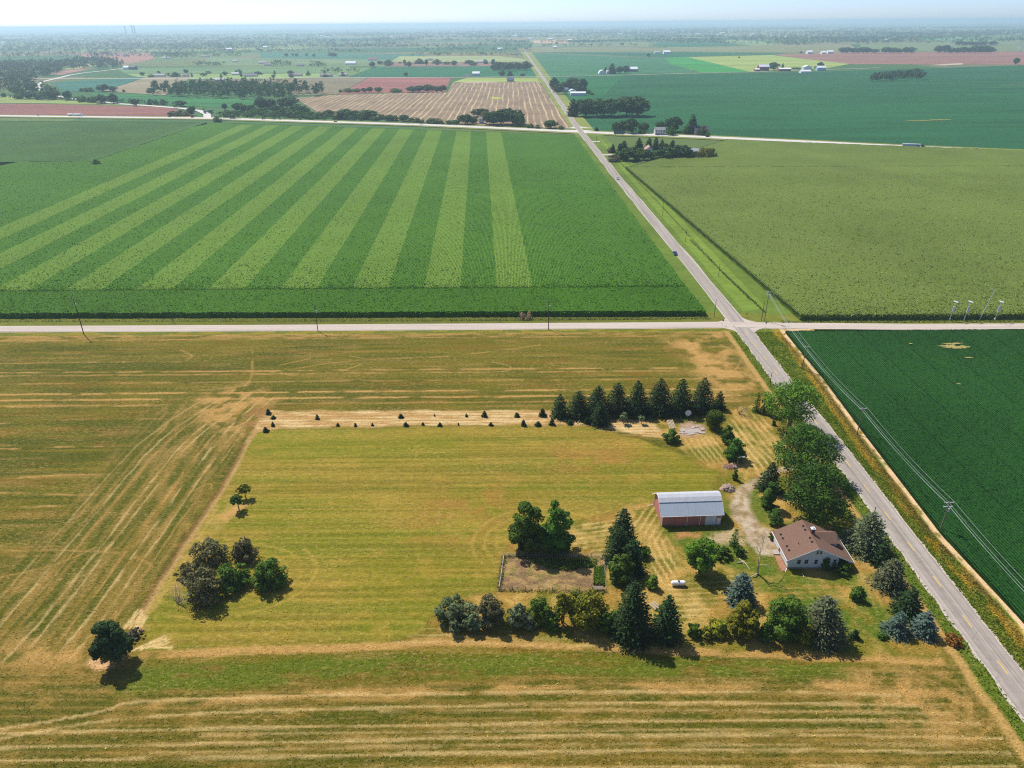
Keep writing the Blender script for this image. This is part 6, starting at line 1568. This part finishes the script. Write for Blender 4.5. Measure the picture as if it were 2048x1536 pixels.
sheet('gravel_yard', PX([(1855,130.5),(1890,128),(1925,126),(1926,129),(1890,131)]), 0.03, M_GRAVEL)
sheet('gravel_yard', PX([(921,165.5),(940,163.2),(990,163.5),(994,165)]), 0.03, M_GRAVEL)
def blob(name, px, py, rx, ry, z, mat, seed):
    g = at(px, py); r_ = np.random.default_rng(seed); ph = r_.random(6) * 6.28
    pts = []
    for k in range(64):
        a = 2 * math.pi * k / 64; q = 1 + .22 * math.sin(2 * a + ph[0]) + .16 * math.sin(5 * a + ph[1]) + .12 * math.sin(11 * a + ph[2]) + .1 * r_.normal()
        pts.append((g[0] + rx * q * math.cos(a), g[1] + ry * q * math.sin(a)))
    return sheet(name, pts, z, mat)
M_BARE = ground_mat('bare_soil', False, S(166, 152, 92), .7)
for k, (px, py, rx, ry) in enumerate(((1902,698,3.8,1.5),(1886,697,2,.5),(1936,720,1.2,.5),(1923,699,2.5,1.4),(1904,692,4,.7),(1820,692,.8,.4),(1916,773,.6,.4))): blob('bare_patch', px, py, rx, ry, 1.04 + .01 * k, M_BARE, k)
M_BAREF = ground_mat('bare_soil_far', False, S(150, 150, 84), .5)
for k, (px, py, rx, ry) in enumerate(((1840,240.6,14,4),(1880,239.6,17,3),(2032,170,22,3))): blob('bare_patch', px, py, rx, ry, -.05 + .01 * k, M_BAREF, 20 + k)
blob('bare_patch', 993, 196, 14, 14, -.05, ground_mat('weedy_patch', False, S(170, 176, 84), .5), 40)
def tower(px, pyb, top, label):
    g = at(px, pyb); h = z_at(px, top, g[1]); e = thing('lattice_tower', label, 'tower', (g[0], g[1], -.4)); b = h * .11
    leg = lambda s, t_, z: (s * b * (1 - .85 * z / h), t_ * b * (1 - .85 * z / h), z)
    for s in (-1, 1):
        for t_ in (-1, 1): MB().tube([leg(s, t_, 0), leg(s, t_, h)], .35, 4).build('leg', M_GALV, e)
    m_ = MB()
    for k in range(7):
        z0, z1 = h * k / 7, h * (k + 1) / 7
        for s in (-1, 1):
            m_.tube([leg(-1, s, z0), leg(1, s, z1)], .2, 3); m_.tube([leg(1, s, z0), leg(-1, s, z1)], .2, 3)
            m_.tube([leg(s, -1, z0), leg(s, 1, z1)], .2, 3); m_.tube([leg(s, 1, z0), leg(s, -1, z1)], .2, 3)
    m_.build('bracing', M_GALV, e)
    for z in (.7, .82, .94): MB().box(-h * .17, h * .17, -.3, .3, h * z, h * z + .6).build('crossarm', M_GALV, e)
tower(1895, 96, 71, 'lattice power tower behind the clump of trees')
tower(2038, 101, 82, 'lattice power tower at the edge of the far fields')
M_STACK = plain('stack_concrete', S(190, 190, 196), .9)
for px, w in ((250, 3), (264, 3.4), (269, 3)):
    y = 11000.0; r = ray(px, 58); x = r[0] * y / r[1]
    hh = z_at(px, 52 if px < 260 else 50.5, y); s = w * .5 * mpp(y)
    tag(MB().tube([(0, 0, 0), (0, 0, max(hh, 60) * .7), (0, 0, max(hh, 60))], [s, s * .9, s * .8], 10).build('grain_silo', M_STACK, None, (x, y, -.5)), 'tall silo silhouette on the hazy horizon', 'silo', 'silos on the horizon')
# ------------------------------------------------------------------ summer haze
hb = MB().box(-70000, 70000, -2500, 70000, -1.7, 128)
t = NT('haze_air'); pv = t.n('ShaderNodeVolumePrincipled')
pv.inputs['Color'].default_value = (0.64, 0.84, 1.0, 1); pv.inputs['Density'].default_value = 0.00011; pv.inputs['Anisotropy'].default_value = 0.3
t.l(pv.outputs[0], t.out.inputs['Volume'])
tag(hb.build('haze', t.m), 'pale blue summer haze over the plain', 'haze', kind='stuff')
